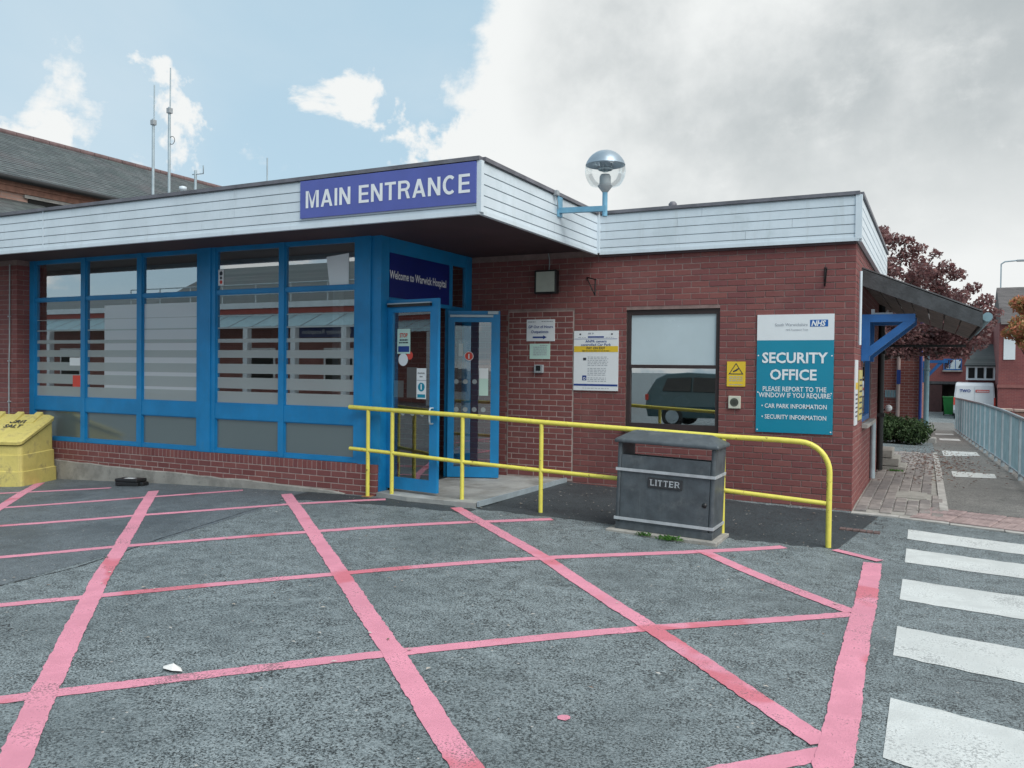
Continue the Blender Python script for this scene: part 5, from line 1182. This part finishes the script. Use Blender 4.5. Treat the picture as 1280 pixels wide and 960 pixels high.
# far range closing the yard
gF = -.8
FR = thing('far_brick_range', 'two storey red brick range closing the far end of the footpath', 'building', (0, 48, gF))
part('wall', MB().box(-8, .25, 48, 56, gF-.3, 3.5).box(.25, 2.0, 48, 49, 1.05, 3.5).box(2.0, 5.5, 48, 56, gF-.3, 3.5), M_wallfar, FR)
part('beam', MB().box(.2, 2.05, 47.9, 48, .98, 1.15), M_timber, FR)
part('recess', MB().box(.25, 2.0, 51, 51.2, gF-.2, 1.05), M_conc, FR)
part('gate', MB().box(.26, 1.1, 47.95, 48.0, gF, .95), M_doorred, FR)
for k in range(6): part('gate_board', MB().box(.27+k*.138, .40+k*.138, 47.92, 47.949, gF+.02, .93), M_doorred, FR)
wn = part('window', MB().box(1.15, 2.15, 47.93, 47.999, 1.85, 2.55), M_blue_br, FR)
for k in range(3): part('pane', MB().add([(1.2+k*.31, 47.92, 1.92), (1.47+k*.31, 47.92, 1.92), (1.47+k*.31, 47.92, 2.48), (1.2+k*.31, 47.92, 2.48)], [(0, 1, 2, 3)]), M_glass, wn)
part('sill', MB().box(1.1, 2.2, 47.88, 47.99, 1.76, 1.84), M_kerb, wn)
part('roof', MB().prism([(47.6, 3.5), (56.4, 3.5), (52, 4.4)], 'X', -8.2, 5.7), M_slate, FR)
HS = thing('brick_house', 'tall red brick house with tiled roof behind the autumn tree', 'building', (6, 40, gF))
part('wall', MB().box(3.55, 12, 38, 46, gF-.3, 4.2), M_wallfar, HS)
part('roof', MB().prism([(37.6, 4.1), (46.4, 4.1), (42, 6.3)], 'X', 3.6, 12.3), brick_tex('roof_tile', (.085, .08, .08), (.12, .11, .11), (.03, .03, .03), .3, .22), HS)
wn = part('window', MB().box(3.75, 4.25, 37.96, 37.999, 2.35, 3.9), M_signw, HS)
part('band', MB().box(3.5, 12, 37.95, 37.999, .95, 1.1), pm('brick_band', (.26, .1, .09), .8, .1), HS)
BY = thing('bay_extension', 'low extension with white framed bay and sloping slate roof beside the white van', 'building', (3, 42, gF))
part('wall', MB().box(2.3, 3.54, 41, 46, gF-.3, 1.3), M_wallfar, BY)
part('bay', MB().box(2.2, 3.6, 40.7, 41, 1.3, 2.05), M_signw, BY)
for k in range(3): part('pane', MB().box(2.3+k*.42, 2.6+k*.42, 40.66, 40.699, 1.4, 1.95), M_dark, BY)
part('roof', MB().add([(2.1, 40.5, 2.1), (3.6, 40.5, 2.1), (3.6, 43, 3.3), (2.6, 43, 3.2), (2.1, 40.5, 2.02), (3.6, 40.5, 2.02), (3.6, 43, 3.2), (2.6, 43, 3.1)], [(0, 1, 2, 3), (7, 6, 5, 4), (0, 4, 5, 1), (1, 5, 6, 2), (2, 6, 7, 3), (3, 7, 4, 0)]), M_slate, BY)
part('upper_wall', MB().box(2.4, 3.54, 43, 46, 1.3, 4.0), M_wallfar, BY)
sl_ = thing('street_lamp', 'thin distant street lamp column above the tiled roof', 'lamp', (4.2, 52, gF)); part('column', MB().tube([(4.35, 52, gF), (4.35, 52, 8.7), (4.55, 52, 8.85), (5.3, 52, 8.9)], .05, 6), M_galv, sl_); part('head', MB().bevbox(5.2, 5.8, 51.9, 52.1, 8.82, 8.95, .03), M_lampm, sl_)
# white van seen from behind
VN = thing('white_van', 'white delivery van parked beyond the railing, rear doors facing us', 'van', (2.62, 41, zg(2.62, 41)), R(-2))
def car_profile(mb, prof, w, tum):
    """loft a side profile (y,z) across the width with tumblehome"""
    n = len(prof); zmax = max(p[1] for p in prof); zb = .55*zmax
    f = lambda z: w-(tum*max(0, z-zb)/(zmax-zb))
    secs = []
    for s_ in (-1, -.94, .94, 1):
        secs.append([(s_*f(z)+(0), y+(0 if abs(s_) < .97 else .02*(1 if y < 0 else -1)), z-(.0 if abs(s_) < .97 else .02*(z > .5))) for y, z in prof])
    vs, fs = loft(secs); mb.add(vs, fs, False); mb.add(secs[0], [tuple(range(n))]); mb.add(secs[-1], [tuple(range(n))[::-1]]); return mb
vp = [(-2.2, .35), (-2.22, .9), (-2.15, 1.75), (-2.05, 1.9), (.9, 1.92), (1.2, 1.85), (1.95, 1.15), (2.5, .95), (2.6, .6), (2.55, .35)]
lpart('body', car_profile(MB(), vp, .95, .1), M_van, VN)
for s_ in (-1, 1):
    lpart('rear_door', MB().add([(s_*.015, -2.235, .5), (s_*.86, -2.235, .5), (s_*.86, -2.225, 1.1), (s_*.8, -2.175, 1.72), (s_*.015, -2.175, 1.72), (s_*.015, -2.225, 1.1)], [(0, 1, 2, 3, 4, 5) if s_ > 0 else (5, 4, 3, 2, 1, 0)]), M_van, VN)
    lpart('tail_light', MB().box(s_*.87, s_*.945, -2.25, -2.2, .75, 1.15), M_inkr, VN)
    for y_ in (-1.5, 1.6):
        t_ = lpart('wheel', MB().tube([(s_*.72, y_, .33), (s_*.93, y_, .33)], .33, 18), M_tyre, VN); lpart('rim', MB().tube([(s_*.9, y_, .33), (s_*.935, y_, .33)], .2, 14), M_galv, t_)
lpart('bumper', MB().bevbox(-.93, .93, -2.32, -2.2, .3, .5, .03), M_lampm, VN); lpart('number_plate', MB().box(-.26, .26, -2.26, -2.24, .62, .73), M_signy, VN)
text('lettering', 'TWO', (-.42, -2.2, 1.42), EX, (0, .08, 1), .5, .14, M_inkb, VN, bold=.03, off=False, lift=.03)
lpart('red_panel', rect((.05, -2.2, 1.4), EX, (0, .08, 1), 0, .62, .02, .15, .03), M_inkr, VN); lpart('small_print', lines_mb((.1, -2.2, 1.4), EX, (0, .08, 1), [(0, .5, -.06, .02), (0, .55, .06, .04)], .034), M_letter, VN)
# green wheelie bins stacked by the gate
for k, (x, y, lab) in enumerate(((1.42, 43, 'green wheeled bin by the far gate, left one beside the brown gate'), (1.75, 44, 'green wheeled bin by the far gate, right one next to the van'))):
    z = zg(x, y); gb = thing('wheeled_bin', lab, 'bin', (x, y, z), 0, 'green bins by the far gate')
    part('tub', MB().add([(x-.2, y-.2, z+.08), (x+.2, y-.2, z+.08), (x+.2, y+.2, z+.08), (x-.2, y+.2, z+.08), (x-.29, y-.3, z+1.0), (x+.29, y-.3, z+1.0), (x+.29, y+.3, z+1.0), (x-.29, y+.3, z+1.0)], [(3, 2, 1, 0), (0, 1, 5, 4), (1, 2, 6, 5), (2, 3, 7, 6), (3, 0, 4, 7)]), M_green, gb)
    part('lid', MB().bevbox(x-.31, x+.31, y-.33, y+.33, z+1.0, z+1.08, .02), M_green, gb)
    for s_ in (-1, 1): part('wheel', MB().tube([(x+s_*.2, y+.2, z+.1), (x+s_*.26, y+.2, z+.1)], .1, 12), M_tyre, gb)
# low brick piers beyond the railing
for k in range(4):
    x = 2.75+k*.36; y = 26-k*.9; z = zg(x, y)-.1
    pr = thing('brick_pier', ['low brick pier with pale cap beyond the railing, farthest of the row', 'low brick pier with pale cap beyond the railing, second from the far end', 'low brick pier with pale cap beyond the railing, second from the near end', 'low brick pier with pale cap beyond the railing, nearest of the row'][k], 'pier', (x, y, z), 0, 'row of low piers')
    part('shaft', MB().bevbox(x-.16, x+.16, y-.16, y+.16, z, z+.92, .01), pm('pier_brick_%s' % 'abcd'[k], (.3, .16, .13), .85, .2, 8), pr); part('cap', MB().bevbox(x-.2, x+.2, y-.2, y+.2, z+.92, z+1.02, .02), pm('pier_cap_%s' % 'abcd'[k], (.4, .3, .26), .85, .15), pr)

# ------------------------------------------------------------------ old building behind on the left
OB = thing('old_hospital_wing', 'tall old brick wing with long slate roof behind the flat roof at left', 'building', (-19, 5, 0))
part('wall', MB().box(-24.2, -17.0, -.6, 26, -1, 5.5), M_brick_old, OB)
part('eaves_course', MB().box(-17.0, -16.93, -.6, 26, 5.28, 5.40).box(-17.0, -16.88, -.6, 26, 5.401, 5.5), pm('corbel_brick', (.36, .19, .14), .85, .2, 9, .4, 30), OB)
part('gutter', MB().tube([(-16.72, -.8, 5.52), (-16.72, 26.2, 5.52)], .07, 8), M_black, OB)
x0, z0, x1, z1 = -16.75, 5.56, -20.6, 7.5
mb = MB(); N = 26
for k in range(N):
    a, b = k/N, (k+1.25)/N; xa, za = x0+(x1-x0)*a, z0+(z1-z0)*a; xb, zb = x0+(x1-x0)*b, z0+(z1-z0)*b
    mb.add([(xa, -.8, za+.02), (xa, 26.2, za+.02), (xb, 26.2, zb+.004), (xb, -.8, zb+.004)], [(0, 1, 2, 3)]); mb.add([(xa, -.8, za), (xa, 26.2, za), (xa, 26.2, za+.02), (xa, -.8, za+.02)], [(0, 1, 2, 3)])
mb.add([(-20.6, -.8, 7.5), (-20.6, 26.2, 7.5), (-24.5, 26.2, 5.5), (-24.5, -.8, 5.5)], [(0, 1, 2, 3)])
RF = part('roof', mb, M_slate, OB)
mb = MB()
for k in range(60): mb.tube([(-20.6, -.8+k*.45, 7.5), (-20.6, -.8+k*.45+.435, 7.502)], .10, 8)
part('ridge_tile', mb, pm('ridge_clay', (.13, .085, .085), .8, .3, 3), RF)
part('gable', MB().prism([(-17.0, 5.5), (-24.2, 5.5), (-20.6, 7.42)], 'Y', 25.8, 26.0), M_brick_old, OB)
part('gable', MB().prism([(-17.0, 5.5), (-24.2, 5.5), (-20.6, 7.42)], 'Y', -.599, -.4), M_brick_old, OB)
for y in (1.25, 4.8, 8.4):
    wn = part('window', MB().box(-16.99, -16.96, y, y+.95, 4.3, 5.2), M_dark, OB); part('lintel', MB().box(-16.999, -16.94, y-.1, y+1.05, 5.2, 5.27), M_kerb, wn)
part('lean_to_roof', MB().add([(-17.0, -1.6, 5.12), (-14.6, -1.6, 4.0), (-14.6, 1.6, 4.0), (-17.0, 1.6, 5.12)], [(0, 1, 2, 3)]), M_slate, OB)
part('lean_to_wall', MB().box(-16.9, -14.8, -1.4, 1.4, -1, 4.05), M_brick_old, OB)

# ------------------------------------------------------------------ what the panes mirror: the block opposite and a parked car
OP = thing('opposite_block', 'red brick reception block with white curved fascia facing the entrance across the car park', 'building', (-24, -24, -.3))
part('wall', MB().box(-62, -13, -30, -22, -1, 3.3), M_brick_far, OP)
part('fascia', MB().box(-62.2, -12.8, -22.5, -21.9, 4.15, 4.4), M_upvc, OP)
part('brick_band', MB().box(-62.1, -12.9, -30, -21.98, 3.3, 4.15), pm('band_red', (.3, .07, .06), .8), OP)
for k in range(22):
    x = -42+k*1.32; part('canopy_panel', MB().add([(x, -21.9, 3.9), (x+1.27, -21.9, 3.9), (x+1.27, -20.4, 3.25), (x, -20.4, 3.25)], [(3, 2, 1, 0)]), M_galvd, OP)
part('roof', MB().prism([(-21.95, 4.4), (-31, 4.4), (-26.5, 6.7)], 'X', -33, -12.7), M_slate, OP)
part('wing_roof', MB().prism([(-21.95, 4.4), (-31, 4.4), (-26.5, 5.5)], 'X', -62, -33.01), M_slate, OP)
for k in range(11): part('column', MB().box(-41+k*2.6, -40.75+k*2.6, -20.7, -20.45, -.5, 3.24), M_upvc, OP)
for k in range(6):
    wn = part('window', MB().box(-39.5+k*4.3, -37.9+k*4.3, -21.99, -21.95, .7, 2.4), M_signw, OP); part('pane', MB().box(-39.4+k*4.3, -38.0+k*4.3, -21.949, -21.94, .8, 2.3), M_dark, wn)
mb = MB()
for z in (4.75, 5.2): mb.tube([(-34, -21.8, z), (-14, -21.8, z)], .03, 6)
for k in range(11): mb.tube([(-34+k*2, -21.8, 4.4), (-34+k*2, -21.8, 5.2)], .03, 6)
part('roof_guard_rail', mb, M_galv, OP)
sgo = part('sign', MB().box(-23.6, -20.6, -21.9, -21.86, 2.85, 3.3), M_blue_d, OP)
text('lettering', 'Endoscopy Reception', (-22.1, -21.86, 3.0), (-1, 0, 0), EZ, 2.6, .17, M_letter, sgo, bold=.015)
CR = thing('parked_car', 'dark hatchback parked across the tarmac, mirrored in the office window', 'car', (-4.7, -14.2, zg(-4.7, -14.2)), R(-90))
cp_ = [(-2.05, .3), (-2.12, .62), (-2.08, .98), (-1.85, 1.40), (-1.55, 1.55), (-.9, 1.60), (.05, 1.56), (.5, 1.42), (1.1, 1.03), (1.85, .92), (2.1, .68), (2.08, .3)]
lpart('body', car_profile(MB(), cp_, .9, .2), M_carp, CR)
for s_ in (-1, 1):
    for yy in ([(-1.62, 1.06), (-1.5, 1.42), (-.78, 1.46), (-.78, 1.05)], [(-.72, 1.05), (-.72, 1.46), (.02, 1.44), (.72, 1.04)]):
        xw = lambda z: s_*(.9-.2*max(0, z-.88)/.72+.012)
        q = [(xw(z), y, z) for y, z in yy]; lpart('side_window', MB().add(q, [(0, 1, 2, 3) if s_ < 0 else (3, 2, 1, 0)]), M_gdark, CR)
lpart('rear_window', MB().add([(-.62, -2.085, 1.06), (.62, -2.085, 1.06), (.55, -1.875, 1.40), (-.55, -1.875, 1.40)], [(0, 1, 2, 3)]), M_gdark, CR)
for s_ in (-1, 1):
    lpart('tail_light', MB().box(s_*.66, s_*.9, -2.12, -2.03, .78, .95), M_inkr, CR); lpart('headlight', MB().box(s_*.6, s_*.87, 1.97, 2.06, .62, .76), M_signw, CR)
    for y_ in (-1.3, 1.3):
        t_ = lpart('wheel', MB().tube([(s_*.7, y_, .31), (s_*.91, y_, .31)], .31, 20), M_tyre, CR); lpart('rim', MB().tube([(s_*.88, y_, .31), (s_*.915, y_, .31)], .2, 12), M_galv, t_)
lpart('number_plate', MB().box(-.26, .26, -2.13, -2.1, .55, .66), M_signy, CR)
